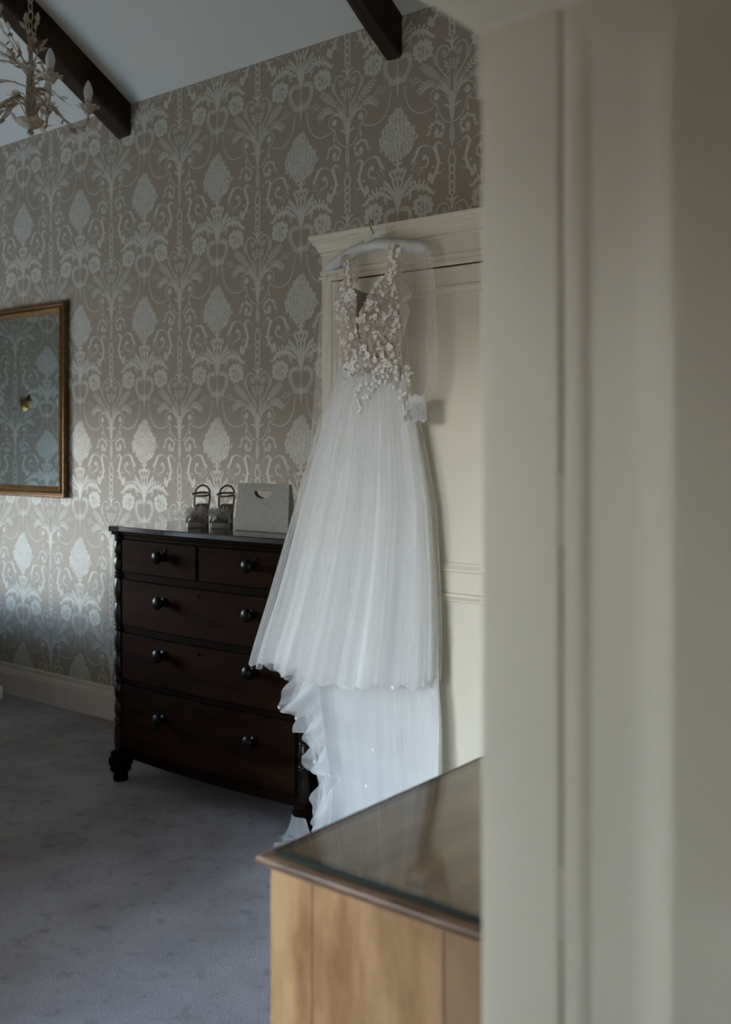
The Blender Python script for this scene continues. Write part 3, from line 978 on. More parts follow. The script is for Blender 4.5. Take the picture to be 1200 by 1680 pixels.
for zc_ in (1.37, 0.985, 0.30):
    m = MB()
    m.lathe([(.0016, -.036), (.0030, -.034), (.0030, -.012), (.0024, -.0115), (.0030, -.011), (.0030, .011), (.0024, .0115), (.0030, .012), (.0030, .034), (.0016, .036)], ((NX0 + .0895 + DX0) / 2, NY + .004, zc_), 10)
    m.build('hinge', M['iron'], cb, smooth=True)

# ------------------------------------------------------------------ pine dresser with a glass sheet
PX0, PX1, PY0, PY1, PZ = -1.140, -0.706, 1.168, 2.24, 0.78
dr = thing('dresser', 'old pine dresser with plank end in front of the dress train', 'dresser', ((PX0 + PX1) / 2, (PY0 + PY1) / 2, 0))
m = MB()
m.box(PX0 + .004, PX1 - .004, PY0 + .012, PY1, PZ - .014, PZ - .0005)
m.build('top_board', M['pine_top'], dr, bevel=.003, seg=2)
prof = [(-.02, PZ - .026), (.000, PZ - .026), (.003, PZ - .023), (.003, PZ - .020), (.012, PZ - .017), (.019, PZ - .012), (.020, PZ - .006), (.017, PZ - .002), (.010, PZ - .0003), (-.02, PZ - .0003)]
EX0, EX1, EY0 = PX0 - .001, PX1 - .004, PY0 + .026
u_sweep(EX0 + .006, EX1, EY0, PY1, prof).build('top_moulding', M['edge_wood'], dr, smooth=True, angle=60)
seams = [EX0 + .0005, -1.052, -0.806, EX1 - .002]
for k in range(3):
    m = MB()
    m.box(seams[k] + (0, .0002, .0011)[k], seams[k + 1] - (.0002, .0011, 0)[k], EY0 + .001 * (k % 2), EY0 + .02, .07, PZ - .026)
    m.build('plank', M['pine'] if k != 2 else M['pine2'], dr, bevel=.0006, seg=1)
m = MB()
m.box(EX0 + .006, EX0 + .024, EY0 + .021, PY1 - .01, .07, PZ - .026)
m.box(EX1 - .024, EX1 - .006, EY0 + .021, PY1 - .01, .07, PZ - .026)
m.box(EX0 + .024, EX1 - .024, PY1 - .03, PY1 - .01, .07, PZ - .026)
m.box(EX0 + .024, EX1 - .024, EY0 + .021, PY1 - .03, .07, .09)
m.build('carcass', M['pine2'], dr)
for x in (EX0 + .04, EX1 - .04):
    for y in (EY0 + .04, PY1 - .05):
        m = MB()
        m.lathe([(.018, 0), (.03, .015), (.032, .04), (.02, .06), (.026, .07)], (x, y, 0), 14)
        m.build('foot', M['pine2'], dr, smooth=True)
gl = thing('glass_sheet', 'clear glass sheet lying on the pine dresser top', 'glass', ((PX0 + PX1) / 2, (PY0 + PY1) / 2, PZ))
m = MB()
m.box(PX0 + .010, PX1 - .004, PY0 + .026, PY1 - .01, PZ + .0004, PZ + .0080)
m.build('pane', M['glass'], gl, bevel=.0008, seg=1)
m = MB()
e = .0012
m.box(PX0 + .0085, PX1 - .0025, PY0 + .0248, PY0 + .026, PZ + .0004, PZ + .0078)
m.box(PX0 + .0088, PX0 + .010, PY0 + .026, PY1 - .01, PZ + .0004, PZ + .0078)
m.build('ground_edge', M['glass_edge'], gl)

# ------------------------------------------------------------------ bow front chest of drawers
CX0, CX1, CY, CYB = -3.592, -2.478, 2.80, 3.36
chest = thing('chest_of_drawers', 'dark mahogany bow fronted chest of drawers with turned posts by the wallpaper', 'chest of drawers', ((CX0 + CX1) / 2, CY, 0))
ix0, ix1 = CX0 + .056, CX1 - .056
xm, hw = (ix0 + ix1) / 2, (ix1 - ix0) / 2
def bow(x):
    return CY - .012 - .024 * max(0, 1 - ((x - xm) / hw) ** 2)
def curved_slab(x0, x1, z0, z1, off, th, n=14, bev=0.0):
    mb = MB()
    R = []
    for k in range(n + 1):
        x = x0 + (x1 - x0) * k / n
        y = bow(x) - off
        R.append([(x, y + bev, z0), (x, y, z0 + bev), (x, y, z1 - bev), (x, y + bev, z1), (x, y + th, z1), (x, y + th, z0)])
    return mb.rings(R, True, True)
m = MB()
m.box(CX0 + .012, CX0 + .034, CY + .012, CYB, .13, 1.05)
m.box(CX1 - .034, CX1 - .012, CY + .012, CYB, .13, 1.05)
m.box(CX0 + .034, CX1 - .034, CYB - .012, CYB, .13, 1.05)
m.box(CX0 + .034, ix0, CY - .008, CY + .03, .12, 1.052)
m.box(ix1, CX1 - .034, CY - .008, CY + .03, .12, 1.052)
m.build('carcass', M['mahogany_dark'], chest)
rails = [(1.043, 1.066), (.872, .900), (.645, .671), (.424, .446), (.112, .152)]
for z0, z1 in rails:
    curved_slab(ix0, ix1, z0, z1, -.004, .05).build('rail', M['mahogany_dark'], chest)
m = curved_slab(xm - .011, xm + .011, .900, 1.043, -.002, .05, 2)
m.build('drawer_divider', M['mahogany_dark'], chest)
def knob(parent, x, z):
    y = bow(x) - .006
    mb = MB()
    prof = [(.019, -.002), (.019, .004), (.010, .009), (.010, .016), (.020, .022), (.0265, .031), (.026, .040), (.017, .046), (.004, .048)]
    mb.rings([[(x + r * math.cos(a), y - o, z + r * math.sin(a)) for a in [2 * PI * k / 18 for k in range(18)]] for r, o in prof])
    return mb.build('knob', M['ebony'], parent, smooth=True)
def keyhole(parent, x, z):
    y = bow(x) - .0062
    mb = MB()
    mb.rings([[(x + .0045 * math.cos(a), y - o, z + .0075 * math.sin(a)) for a in [2 * PI * k / 10 for k in range(10)]] for o in (-.001, .0012)])
    return mb.build('keyhole', M['ebony'], parent)
g = .003
for x0, x1, z0, z1, knobs in ((ix0, xm - .011, .900, 1.043, (-3.243,)), (xm + .011, ix1, .900, 1.043, (-2.735,)),
                              (ix0, ix1, .671, .872, (-3.238, -2.735)), (ix0, ix1, .446, .645, (-3.240, -2.732)), (ix0, ix1, .152, .424, (-3.240, -2.730))):
    dw = curved_slab(x0 + g, x1 - g, z0 + g, z1 - g, .003, .03, bev=.002).build('drawer', M['mahogany'], chest)
    zk = {.900: .985, .671: .800, .446: .584, .152: .322}[z0]
    for x in knobs:
        knob(dw, x, zk)
    keyhole(dw, (x0 + x1) / 2 if len(knobs) > 1 else knobs[0] + .01, z1 - .03)
# top slab: bow front, eared over the corner posts
def top_poly(ov, ear):
    pts = [(CX0 + .004 - ov, CYB), (CX0 + .004 - ov, CY + .04)]
    pts += [(CX0 - ear, CY + .035), (CX0 - ear, CY - .026 - ear), (CX0 + .052, CY - .026 - ear), (ix0, bow(ix0) - ov)]
    pts += [(ix0 + (ix1 - ix0) * k / 16, bow(ix0 + (ix1 - ix0) * k / 16) - ov) for k in range(1, 16)]
    pts += [(ix1, bow(ix1) - ov), (CX1 - .052, CY - .026 - ear), (CX1 + ear, CY - .026 - ear), (CX1 + ear, CY + .035), (CX1 - .004 + ov, CY + .04), (CX1 - .004 + ov, CYB)]
    return pts[::-1]
m = MB()
m.prism(top_poly(.020, .010), 1.072, 1.096)
m.build('top', M['chest_top'], chest, bevel=.004, seg=2, angle=50)
m = MB()
m.prism(top_poly(.008, .002), 1.058, 1.072)
m.build('top_moulding', M['mahogany_dark'], chest, bevel=.003, seg=1, angle=50)
# turned corner posts on bun feet
pp = []
def ringset(z):
    return [(.0205, z + .014), (.0235, z + .011), (.0205, z + .008), (.0245, z + .004), (.0245, z - .002), (.0205, z - .005), (.0235, z - .009), (.0205, z - .012)]
def bob(z1, z0):
    return [(.017, z1), (.0215, z1 - .22 * (z1 - z0)), (.0235, z1 - .48 * (z1 - z0)), (.0215, z1 - .75 * (z1 - z0)), (.0165, z0)]
zs = [1.044, .884, .658, .434, .262]
pp += [(.024, 1.060)] + ringset(1.044)
for a, b in zip(zs, zs[1:]):
    mid = (a + b) / 2
    pp += bob(a - .014, mid + .006) + [(.0225, mid + .003), (.0225, mid - .003)] + bob(mid - .006, b + .016) + ringset(b)
pp += [(.018, .246), (.0225, .21), (.024, .175), (.020, .14), (.018, .128)]
pp = pp[::-1]
for x in (CX0 + .024, CX1 - .024):
    m = MB()
    m.lathe(pp, (x, CY - .002, 0), 18)
    m.build('turned_post', M['post_wood'], chest, smooth=True, angle=70)
    m = MB()
    m.lathe([(.030, 0), (.032, .004), (.030, .034), (.036, .038), (.045, .046), (.046, .052), (.040, .058), (.050, .070), (.053, .084), (.050, .098), (.040, .108), (.043, .113), (.043, .121), (.028, .13)], (x, CY + .004, 0), 22)
    m.build('foot', M['mahogany_dark'], chest, smooth=True, angle=60)
    m = MB()
    m.lathe([(.028, 0), (.03, .03), (.045, .06), (.048, .085), (.036, .108), (.028, .13)], (x + (.02 if x < -3 else -.02), CYB - .05, 0), 16)
    m.build('foot', M['mahogany_dark'], chest, smooth=True)

# ------------------------------------------------------------------ sandals and bag on the chest top
TOPZ = 1.0962
def sandal(x, y, rz, flip, label):
    rt = thing('sandal', label, 'shoe', (x, y, TOPZ), 'pair of sandals on the chest top')
    Rm = Matrix.Rotation(rz, 3, 'Z')
    def T(p):
        q = Rm @ Vector((p[0] * flip, p[1], p[2]))
        return (q.x + x, q.y + y, q.z + TOPZ)
    def bt(mb, name, mt, **k):
        mb.v = [T(p) for p in mb.v]
        return mb.build(name, mt, rt, **k)
    prof = [(-.118, .026, .022), (-.105, .034, .020), (-.075, .040, .020), (-.045, .039, .022), (-.015, .034, .030), (.015, .029, .046), (.045, .027, .066), (.075, .029, .080), (.100, .029, .086), (.115, .020, .087)]
    pts = spline(prof, 22)
    m_ = MB()
    R = []
    for yy, hw_, zt_ in pts:
        th = .020 if yy < -.03 else .020 - .012 * min(1, (yy + .03) / .05)
        R.append([(-hw_, yy, zt_ - th), (hw_, yy, zt_ - th), (hw_ * 1.01, yy, zt_ - .002), (hw_ * .97, yy, zt_), (-hw_ * .97, yy, zt_), (-hw_ * 1.01, yy, zt_ - .002)])
    m_.rings(R)
    bt(m_, 'sole', M['shoe'], smooth=True, angle=50)
    m_ = MB()
    m_.rings([[(-h * .9, yy, z + .0004), (h * .9, yy, z + .0004), (h * .88, yy, z + .003), (-h * .88, yy, z + .003)] for yy, h, z in pts])
    bt(m_, 'insole', M['insole'], smooth=True, angle=50)
    m_ = MB()
    m_.rings([[(-w_, y0, z), (w_, y0, z), (w_, y1, z), (-w_, y1, z)] for w_, y0, y1, z in ((.026, .070, .114, 0), (.0255, .068, .114, .03), (.027, .06, .116, .062), (.028, .058, .117, .076))])
    bt(m_, 'heel', M['strap'], bevel=.003, smooth=True)
    m_ = MB()
    m_.grid(lambda u, v: (.040 * math.cos(PI * u) * (1 + .05 * v), -.088 + .048 * v, .016 + .038 * math.sin(PI * u) ** .8 + .010 * v * math.sin(PI * u)), 16, 5)
    bt(m_, 'toe_band', M['shoe'], smooth=True, solid=.002)
    m_ = MB()
    m_.tube(spline([(-.031, .070, .078), (-.033, .088, .120), (-.026, .104, .155), (0, .112, .170), (.026, .104, .155), (.033, .088, .120), (.031, .070, .078)], 30), .0043, 8)
    bt(m_, 'heel_strap', M['strap'], smooth=True)
    m_ = MB()
    m_.tube([(.037 * math.cos(a), .070 + .042 * math.sin(a), .132 + .006 * math.sin(a)) for a in [2 * PI * k / 32 for k in range(33)]], .0045, 8)
    ak = bt(m_, 'ankle_strap', M['strap'], smooth=True)
    m_ = MB()
    m_.box(-.044, -.036, .062, .078, .124, .140)
    m_.v = [T(p) for p in m_.v]
    m_.build('buckle', M['brass'], ak, bevel=.002)
    # puffs of gathered tulle over the toes
    rnd = random.Random(9 + flip)
    for cx_, cz_ in ((-.022, .060), (.022, .062)):
        m_ = MB()
        for k in range(11):
            a0 = 2 * PI * k / 9 + rnd.uniform(-.3, .3)
            L_ = rnd.uniform(.020, .030)
            tilt = rnd.uniform(-.3, .8)
            d_ = Vector((math.cos(a0), -.45 + .3 * tilt, math.sin(a0))).normalized()
            sdir = Vector((-math.sin(a0), .2, math.cos(a0))).normalized()
            c0 = Vector((cx_, -.066, cz_))
            ph = rnd.uniform(0, 6)
            def pet(u, v, d_=d_, sdir=sdir, c0=c0, ph=ph, L_=L_):
                wv = (v ** .7) * .017
                return c0 + d_ * (L_ * v) + sdir * ((u - .5) * 2 * wv) + Vector((0, -.006 * math.sin(u * 9 + ph) * v, .004 * math.cos(u * 11 + ph) * v))
            m_.grid(pet, 8, 4)
        bt(m_, 'tulle_puff', M['tulle_puff'], smooth=True)
    return rt
sandal(-3.290, 3.000, math.radians(38), 1, 'left of two silver sandals with tulle puffs on the dark chest')
sandal(-3.188, 3.045, math.radians(36), -1, 'right of two silver sandals with tulle puffs, nearer the grey bag')

bag = thing('handbag', 'flat grey glitter handbag with half moon cut-out handle on the dark chest', 'bag', (-2.86, 2.965, TOPZ))
def bag_panel(ybot, ytop, th):
    W0, W1, H = .150, .140, .190
    bm = bmesh.new()
    outer = []
    def rect(n):
        c = [(-W0, 0.002), (W0, 0.002), (W1, H), (-W1, H)]
        out = []
        for i in range(4):
            a, b = c[i], c[(i + 1) % 4]
            for k in range(n):
                out.append((a[0] + (b[0] - a[0]) * k / n, a[1] + (b[1] - a[1]) * k / n))
        return out
    hole = [(-.050 + .100 * k / 8, .160) for k in range(8)] + [(.050 * math.cos(a), .160 - .030 * math.sin(a)) for a in [PI * k / 12 for k in range(12)]]
    loops = []
    for loop in (rect(6), hole):
        vs_ = [bm.verts.new((x, 0, z)) for x, z in loop]
        loops += [bm.edges.new((vs_[i], vs_[(i + 1) % len(vs_)])) for i in range(len(vs_))]
    bmesh.ops.triangle_fill(bm, use_beauty=True, edges=loops)
    bm.verts.ensure_lookup_table()
    bm.verts.index_update()
    mb = MB()
    mb.add([(v.co.x - 2.866, ybot + (ytop - ybot) * v.co.z / H, v.co.z + TOPZ + .0005) for v in bm.verts], [tuple(v.index for v in f.verts) for f in bm.faces])
    bm.free()
    return mb
bag_panel(2.942, 2.962, 0).build('front_panel', M['bag'], bag, solid=.004)
bag_panel(2.992, 2.972, 0).build('back_panel', M['bag'], bag, solid=.004)
m = MB()
m.box(-2.866 - .148, -2.866 + .148, 2.945, 2.990, TOPZ + .0003, TOPZ + .004)
m.build('base', M['bag'], bag)
for sx_ in (-1, 1):
    m = MB()
    m.add([(-2.866 + sx_ * .148, 2.944, TOPZ + .002), (-2.866 + sx_ * .148, 2.990, TOPZ + .002), (-2.866 + sx_ * .138, 2.971, TOPZ + .187), (-2.866 + sx_ * .138, 2.963, TOPZ + .187)], [(0, 1, 2, 3)])
    m.build('side_gusset', M['bag'], bag, solid=.002)

# ------------------------------------------------------------------ padded satin hanger
HC = at(617, 398, 2.74)
hg = thing('coat_hanger', 'padded white satin coat hanger hooked over the wardrobe cornice', 'hanger', tuple(HC))
hl, hr = at(533, 443, 2.74), at(703, 409, 2.74)
arc = spline([hl, at(556, 429, 2.74), at(585, 411, 2.74), at(617, 401, 2.74), at(650, 402, 2.74), at(680, 405, 2.74), hr], 60)
m = MB()
rad = []
rnd = random.Random(3)
for k in range(60):
    f = k / 59
    base = .0205 * min(1, (.35 + 6 * min(f, 1 - f)))
    rad.append(base * (1 + .05 * math.sin(f * 150) + .04 * math.sin(f * 83 + 1)))
m.tube(arc, rad, 18)
m.build('padded_arm', M['satin'], hg, smooth=True, angle=80)
m = MB()
hk = [at(617, 396, 2.740), at(613.5, 384, 2.742), at(609, 374, 2.748), at(606.5, 367, 2.757), at(607.5, 362.5, 2.770), at(610.5, 362.5, 2.784), at(612.5, 366, 2.797)]
hk[-1].z = 2.2012
m.tube(spline(hk, 40), .0030, 8)
m.build('hook', M['brass'], hg, smooth=True)
m = MB()
c0 = at(613, 391, 2.716)
for sg, ln, rise in ((1, .055, .020), (-1, .034, -.006)):
    for side in (0, 1):
        m.grid(lambda u, v, sg=sg, ln=ln, rise=rise, side=side: (c0.x + sg * ln * u, c0.y - .010 * math.sin(PI * u) * (1 if side else -1) - .004, c0.z + rise * u + (v - .5) * (.010 + .016 * u) + .002 * math.sin(9 * u)), 10, 3)
m.ball(c0, .008, 10, 6)
m.build('bow', M['satin'], hg, smooth=True)

# ------------------------------------------------------------------ wedding dress
DY = 2.70
dress = thing('wedding_dress', 'white tulle wedding dress with lace bodice and long train hanging on the wardrobe', 'dress', (-2.1, DY, 0))
# silhouettes read at the plane of the dress: (z, x)
def zx(tab, Y):
    out = []
    for px, py in tab:
        p = at(px, py, Y)
        out.append((p.z, p.x))
    return sorted(out)
outL = zx([(556, 590), (546, 625), (521, 690), (497, 780), (470, 880), (443, 980), (423, 1050), (415, 1083), (400, 1150)], DY)
outR = zx([(655, 590), (661, 640), (681, 720), (700, 830), (706, 950), (708, 1060), (706, 1120), (706, 1150)], DY)
inL = zx([(556, 590), (550, 640), (532, 700), (512, 780), (490, 880), (466, 980), (448, 1040), (436, 1085), (428, 1150)], DY)
inR = zx([(655, 590), (658, 640), (672, 720), (690, 830), (699, 950), (702, 1060), (702, 1120), (702, 1150)], DY)
def skirt(name, mt, L_, R_, ztop, zhem, dep, amp, seed, nu=220, nv=50, yb=DY + .03, smooth=True):
    rnd = random.Random(seed)
    waves = [(rnd.uniform(6, 11), rnd.uniform(0, 6.28), rnd.uniform(.6, 1)) for _ in range(3)] + [(rnd.uniform(14, 26), rnd.uniform(0, 6.28), rnd.uniform(.15, .4)) for _ in range(3)]
    hemw = [(rnd.uniform(4, 9), rnd.uniform(0, 6.28), rnd.uniform(.3, 1)) for _ in range(2)] + [(rnd.uniform(14, 26), rnd.uniform(0, 6.28), rnd.uniform(.2, .5)) for _ in range(2)]
    def fn(u, v):
        th = -PI / 2 - .25 + (PI + .5) * u
        hem = zhem(u) + .010 * sum(a * math.sin(f * th + p) for f, p, a in hemw)
        z = ztop + (hem - ztop) * v
        xl, xr = lerp_tab(L_, z), lerp_tab(R_, z)
        a, xc = (xr - xl) / 2, (xl + xr) / 2
        b = dep * (.32 + .68 * v)
        fo = sum(a_ * math.sin(f * th + p + .5 * v) for f, p, a_ in waves) * amp * (v ** .8)
        x = xc + (a + fo * .25) * math.sin(th)
        y = yb + .018 * math.sin(th) - b * max(math.cos(th), -.2) - fo * max(math.cos(th), .15)
        return (x, y, z)
    mb = MB()
    mb.grid(fn, nu, nv)
    return mb.build(name, mt, dress, smooth=smooth, angle=180)
def hem_z(d):
    # hem of the front skirt: higher at the left, dipping to the right as it wraps round
    tab = [(0, at(413, 1082, DY).z), (.12, at(430, 1090, DY).z), (.30, .660), (.55, .640), (.8, .662), (1, .672)]
    return lambda u: lerp_tab(tab, u) + d
WZ = at(600, 592, DY).z
skirt('underskirt', M['tulle_in'], inL, inR, WZ - .02, hem_z(.014), .100, .011, 11)
midL = [(z, x - (.010 + .012 * max(0, min(1, (1.5 - z) / .8)))) for z, x in inL]
skirt('tulle_layer', M['tulle_mid'], inL, inR, WZ - .01, hem_z(.006), .116, .013, 22)
skirt('tulle_layer', M['tulle_mid'], midL, inR, WZ, hem_z(.0), .130, .015, 33)
skirt('tulle_layer', M['tulle_out'], outL, outR, WZ, hem_z(-.004), .145, .016, 44)

# train: the long back of the skirt falling behind the front hem down to the carpet
trL = zx([(545, 660), (490, 1000), (490, 1110), (494, 1150), (496, 1185), (501, 1225), (507, 1262), (515, 1290), (512, 1330), (505, 1366), (498, 1420)], DY)
trR = zx([(668, 660), (684, 740), (700, 830), (712, 950), (719, 1060), (723, 1120), (729, 1180), (731, 1255), (732, 1330), (733, 1420)], DY + .06)
def train(name, mt, ztop, dl, dr_, yo, amp, seed, z0=.012):
    rnd = random.Random(seed)
    waves = [(rnd.uniform(5, 12), rnd.uniform(0, 6.28), rnd.uniform(.5, 1)) for _ in range(3)] + [(rnd.uniform(16, 34), rnd.uniform(0, 6.28), rnd.uniform(.15, .4)) for _ in range(3)]
    drift = [rnd.uniform(-3, 3) for _ in range(6)]
    def fn(u, v):
        z = ztop + (z0 - ztop) * v
        xl, xr = lerp_tab(trL, z) + dl, lerp_tab(trR, z) + dr_
        x = xl + (xr - xl) * u
        fo = sum(a * math.sin(f * (u + .05 * math.sin(4 * v + d_)) + p + d_ * v) for (f, p, a), d_ in zip(waves, drift)) * amp
        y = DY + yo + .06 * (2 * u - 1) ** 2 * (.3 if u > .5 else .5) - .05 * v + fo
        return (x, min(y, 2.808), z)
    mb = MB()
    mb.grid(fn, 140, 60)
    return mb.build(name, mt, dress, smooth=True, angle=180)
train('train_lining', M['tulle_train_in'], .76, .020, -.030, .065, .005, 5)
train('train_tulle', M['tulle_train'], .80, .006, -.012, .05, .006, 6)
train('train_tulle', M['tulle_train'], .80, .0, -.006, .035, .007, 7)
train('train_tulle', M['tulle_out'], 1.62, .010, .002, .058, .006, 8)
# frills where the train's edge cascades down its left side
fb = [(500, 1090), (506, 1150), (512, 1190), (516, 1230), (522, 1262), (526, 1290), (526, 1330), (520, 1368)]
fo_ = [(478, 1096), (470, 1118), (462, 1150), (456, 1165), (470, 1170), (476, 1181), (486, 1176), (482, 1190), (487, 1200), (496, 1199), (491, 1213), (497, 1224), (502, 1228), (492, 1242), (501, 1246), (506, 1254), (502, 1264), (508, 1270), (524, 1272), (515, 1300), (511, 1330), (504, 1366)]
def poly_at(P, u):
    L_ = [0]
    for a, b in zip(P, P[1:]):
        L_.append(L_[-1] + math.dist(a, b))
    q = u * L_[-1]
    for k in range(len(P) - 1):
        if q <= L_[k + 1] or k == len(P) - 2:
            f = (q - L_[k]) / (L_[k + 1] - L_[k])
            return (P[k][0] + (P[k + 1][0] - P[k][0]) * f, P[k][1] + (P[k + 1][1] - P[k][1]) * f)
for sd, dx, mt_ in ((1, 0, 'tulle_train'), (2, 9, 'tulle_train'), (3, 20, 'tulle_train')):
    rnd = random.Random(sd)
    p1, p2 = rnd.uniform(0, 6), rnd.uniform(0, 6)
    def frill(u, v):
        a_, b_ = poly_at(fb, u), poly_at(fo_, min(1, max(0, u + (sd - 1) * .035)))
        yv = 2.665 - .012 * sd + (.026 * math.sin(27 * u + p1) + .010 * math.sin(61 * u + p2)) * v ** .8
        pa_, pb_ = at(a_[0] + dx, a_[1], 2.665 - .012 * sd), at(b_[0] + dx, b_[1], 2.655 - .012 * sd)
        q = pa_.lerp(pb_, v)
        return (q.x, yv, q.z)
    m = MB()
    m.grid(frill, 150, 8)
    m.build('ruffle', M[mt_], dress, smooth=True, angle=180)
# pool of tulle lying on the carpet
for sd, opm in ((1, 'tulle_mid'), (2, 'tulle_out')):
    rnd = random.Random(sd)
    ph = [rnd.uniform(0, 6) for _ in range(6)]
    def pool(u, v, ph=ph, sd=sd):
        a = -PI * .02 - PI * .98 * u
        rx, ry = .36, .16
        r = v * (1 + .05 * math.sin(5 * a + ph[0]) + .03 * math.sin(11 * a + ph[1]))
        x = -2.19 + rx * r * math.cos(a)
        y = 2.73 + ry * r * math.sin(a)
        h = .006 + (.018 * sd) * (1 - v) + .020 * abs(math.sin(7 * a + ph[2])) * v * (1 - v * .55) + .010 * abs(math.sin(15 * a + ph[3])) * v
        return (x, y, h)
    m = MB()
    m.grid(pool, 90, 14)
    m.build('train_pool', M[opm], dress, smooth=True, angle=180)
f0, f1, f2, f3 = at(478, 1334, 2.74), at(505, 1350, 2.72), at(466, 1372, 2.74), at(506, 1385, 2.70)
m = MB()   # an upright flick of net beside the train
m.grid(lambda u, v: tuple((f2.lerp(f3, u)).lerp(f0.lerp(f1, u), v) + Vector((0, .012 * math.sin(7 * u + 3 * v), max(0, .004 * math.sin(9 * u))))), 14, 8)
m.build('ruffle', M['tulle_train'], dress, smooth=True, angle=180)

# bodice: sheer front halves meeting in a deep V, and the back
BY = DY + .01
def sil(tab):
    return zx(tab, BY - .03)
bL = sil([(566, 455), (553, 480), (551, 500), (553, 540), (556, 570), (556, 600), (552, 630)])
bR = sil([(640, 452), (652, 470), (657, 500), (656, 540), (654, 575), (656, 600), (660, 630)])
vL = sil([(579, 455), (589, 475), (596, 495), (598, 520), (598, 545), (600, 575), (600, 640)])
vR = sil([(633, 455), (622, 475), (611, 492), (604, 515), (601, 545), (600, 575), (600, 640)])
def body_pt(x, z, out=0.0):
    xl, xr = lerp_tab(bL, z), lerp_tab(bR, z)
    a, xc = (xr - xl) / 2 + .004, (xl + xr) / 2
    k = max(0.0, 1 - ((x - xc) / a) ** 2)
    bust = .050 + .022 * math.exp(-((z - 1.86) / .07) ** 2)
    return Vector((x, BY - bust * math.sqrt(k) - out, z))
ZT, ZB = at(600, 456, BY).z, at(600, 628, BY).z
ZP = at(600, 604, BY).z
for side in (0, 1):
    m = MB()
    def fp(u, v, side=side, out=0.0):
        z = ZT + (ZP - ZT) * v
        a, b = (lerp_tab(bL, z), lerp_tab(vL, z)) if side == 0 else (lerp_tab(vR, z), lerp_tab(bR, z))
        return body_pt(a + (b - a) * u, z, out)
    m.grid(fp, 14, 40)
    m.build('bodice_front', M['tulle_nude'], dress, smooth=True, angle=180)
    m = MB()
    m.grid(lambda u, v: fp(u, v, side, .003), 14, 40)
    m.build('bodice_lace', M['lace_net'], dress, smooth=True, angle=180)
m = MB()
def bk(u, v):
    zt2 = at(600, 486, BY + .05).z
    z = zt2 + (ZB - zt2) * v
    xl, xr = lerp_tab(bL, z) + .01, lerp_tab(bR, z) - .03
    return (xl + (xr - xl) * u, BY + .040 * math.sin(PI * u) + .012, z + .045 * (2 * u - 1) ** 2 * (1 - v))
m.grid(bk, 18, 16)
m.build('bodice_back', M['tulle_back_shaded'], dress, smooth=True, angle=180)
m = MB()   # sheer wing of the back at the right armhole
wing = [(652, 440), (661, 455), (667, 466), (674, 476), (675, 486), (668, 497), (673, 510), (667, 530), (661, 562)]
wi = [(646, 440), (648, 452), (649, 462), (650, 472), (651, 484), (652, 497), (652, 510), (653, 535), (654, 562)]
ws, wis = [at(*p, BY - .004) for p in wing], [at(*p, BY - .030) for p in wi]
S1, S2 = spline(ws, 20), spline(wis, 20)
m.grid(lambda u, v: tuple(S2[int(round(v * 19))] * (1 - u) + S1[int(round(v * 19))] * u), 5, 19)
m.build('armhole_panel', tulle('tulle_panel', (0.80, 0.71, 0.63), 0.5, 0.2, 20, 20), dress, smooth=True, angle=180)
# straps over the hanger
def strap(pts_f, pts_b, wpx, mt=None, dy=0):
    m_ = MB()
    P = spline(pts_f + pts_b, 30)
    R = []
    for k, p in enumerate(P):
        wv = lerp_tab([(0, wpx[0]), (.5, wpx[1]), (1, wpx[2])], k / 29) / 2
        R.append([(p[0] - wv, p[1] + dy, p[2]), (p[0], p[1] - .002 + dy, p[2]), (p[0] + wv, p[1] + dy, p[2])])
    m_.rings(R, False, False)
    return m_.build('strap' if mt is None else 'strap_lace', mt or M['tulle_nude'], dress, smooth=True, angle=180)
SL = ([at(572, 464, 2.655), at(570, 440, 2.685), at(566, 424, 2.712)], [at(569, 413, 2.738), at(577, 419, 2.763), at(582, 440, 2.765), at(584, 464, 2.76)], (.036, .034, .022))
strap(*SL)
strap(*SL, mt=M['lace_net'], dy=-.003)
SR = ([at(641, 464, 2.655), at(645, 435, 2.685), at(647, 410, 2.712)], [at(649, 393, 2.738), at(655, 399, 2.763), at(656, 425, 2.765), at(656, 450, 2.76)], (.046, .044, .022))
strap(*SR)
strap(*SR, mt=M['lace_net'], dy=-.003)

# sleeves
def sleeve(tab, Y, dy):
    """tab rows (py, centre px, half width px)"""
    rows = [(at(c, py, Y), hwp * .00205) for py, c, hwp in tab]
    rows.sort(key=lambda r: -r[0].z)
    zs_ = [r[0].z for r in rows]
    cx_ = [(r[0].z, r[0].x) for r in rows][::-1]
    hw_ = [(r[0].z, r[1]) for r in rows][::-1]
    m_ = MB()
    def fn(u, v):
        z = zs_[0] + (zs_[-1] - zs_[0]) * v
        a = 2 * PI * u
        h = lerp_tab(hw_, z)
        fo = 1 + .07 * math.sin(7 * a + 1) + .05 * math.sin(13 * a + 2 + v) + .03 * math.sin(21 * a)
        return (lerp_tab(cx_, z) + h * 1.22 * fo * math.cos(a), Y + dy * fo * math.sin(a) * (.5 + .5 * min(1, 4 * v)), z)
    m_.grid(fn, 90, 40)
    return m_.build('sleeve', M['tulle_sleeve'], dress, smooth=True, angle=180)
slL = sleeve([(448, 546, 9), (480, 542, 13), (540, 540, 16), (600, 537, 17), (650, 533, 17), (690, 527, 13), (712, 522, 9)], 2.735, .022)
slR = sleeve([(405, 674, 27), (430, 680, 26), (480, 686, 26), (560, 689, 27), (610, 689, 26), (640, 686, 23), (660, 684, 20)], 2.725, .030)
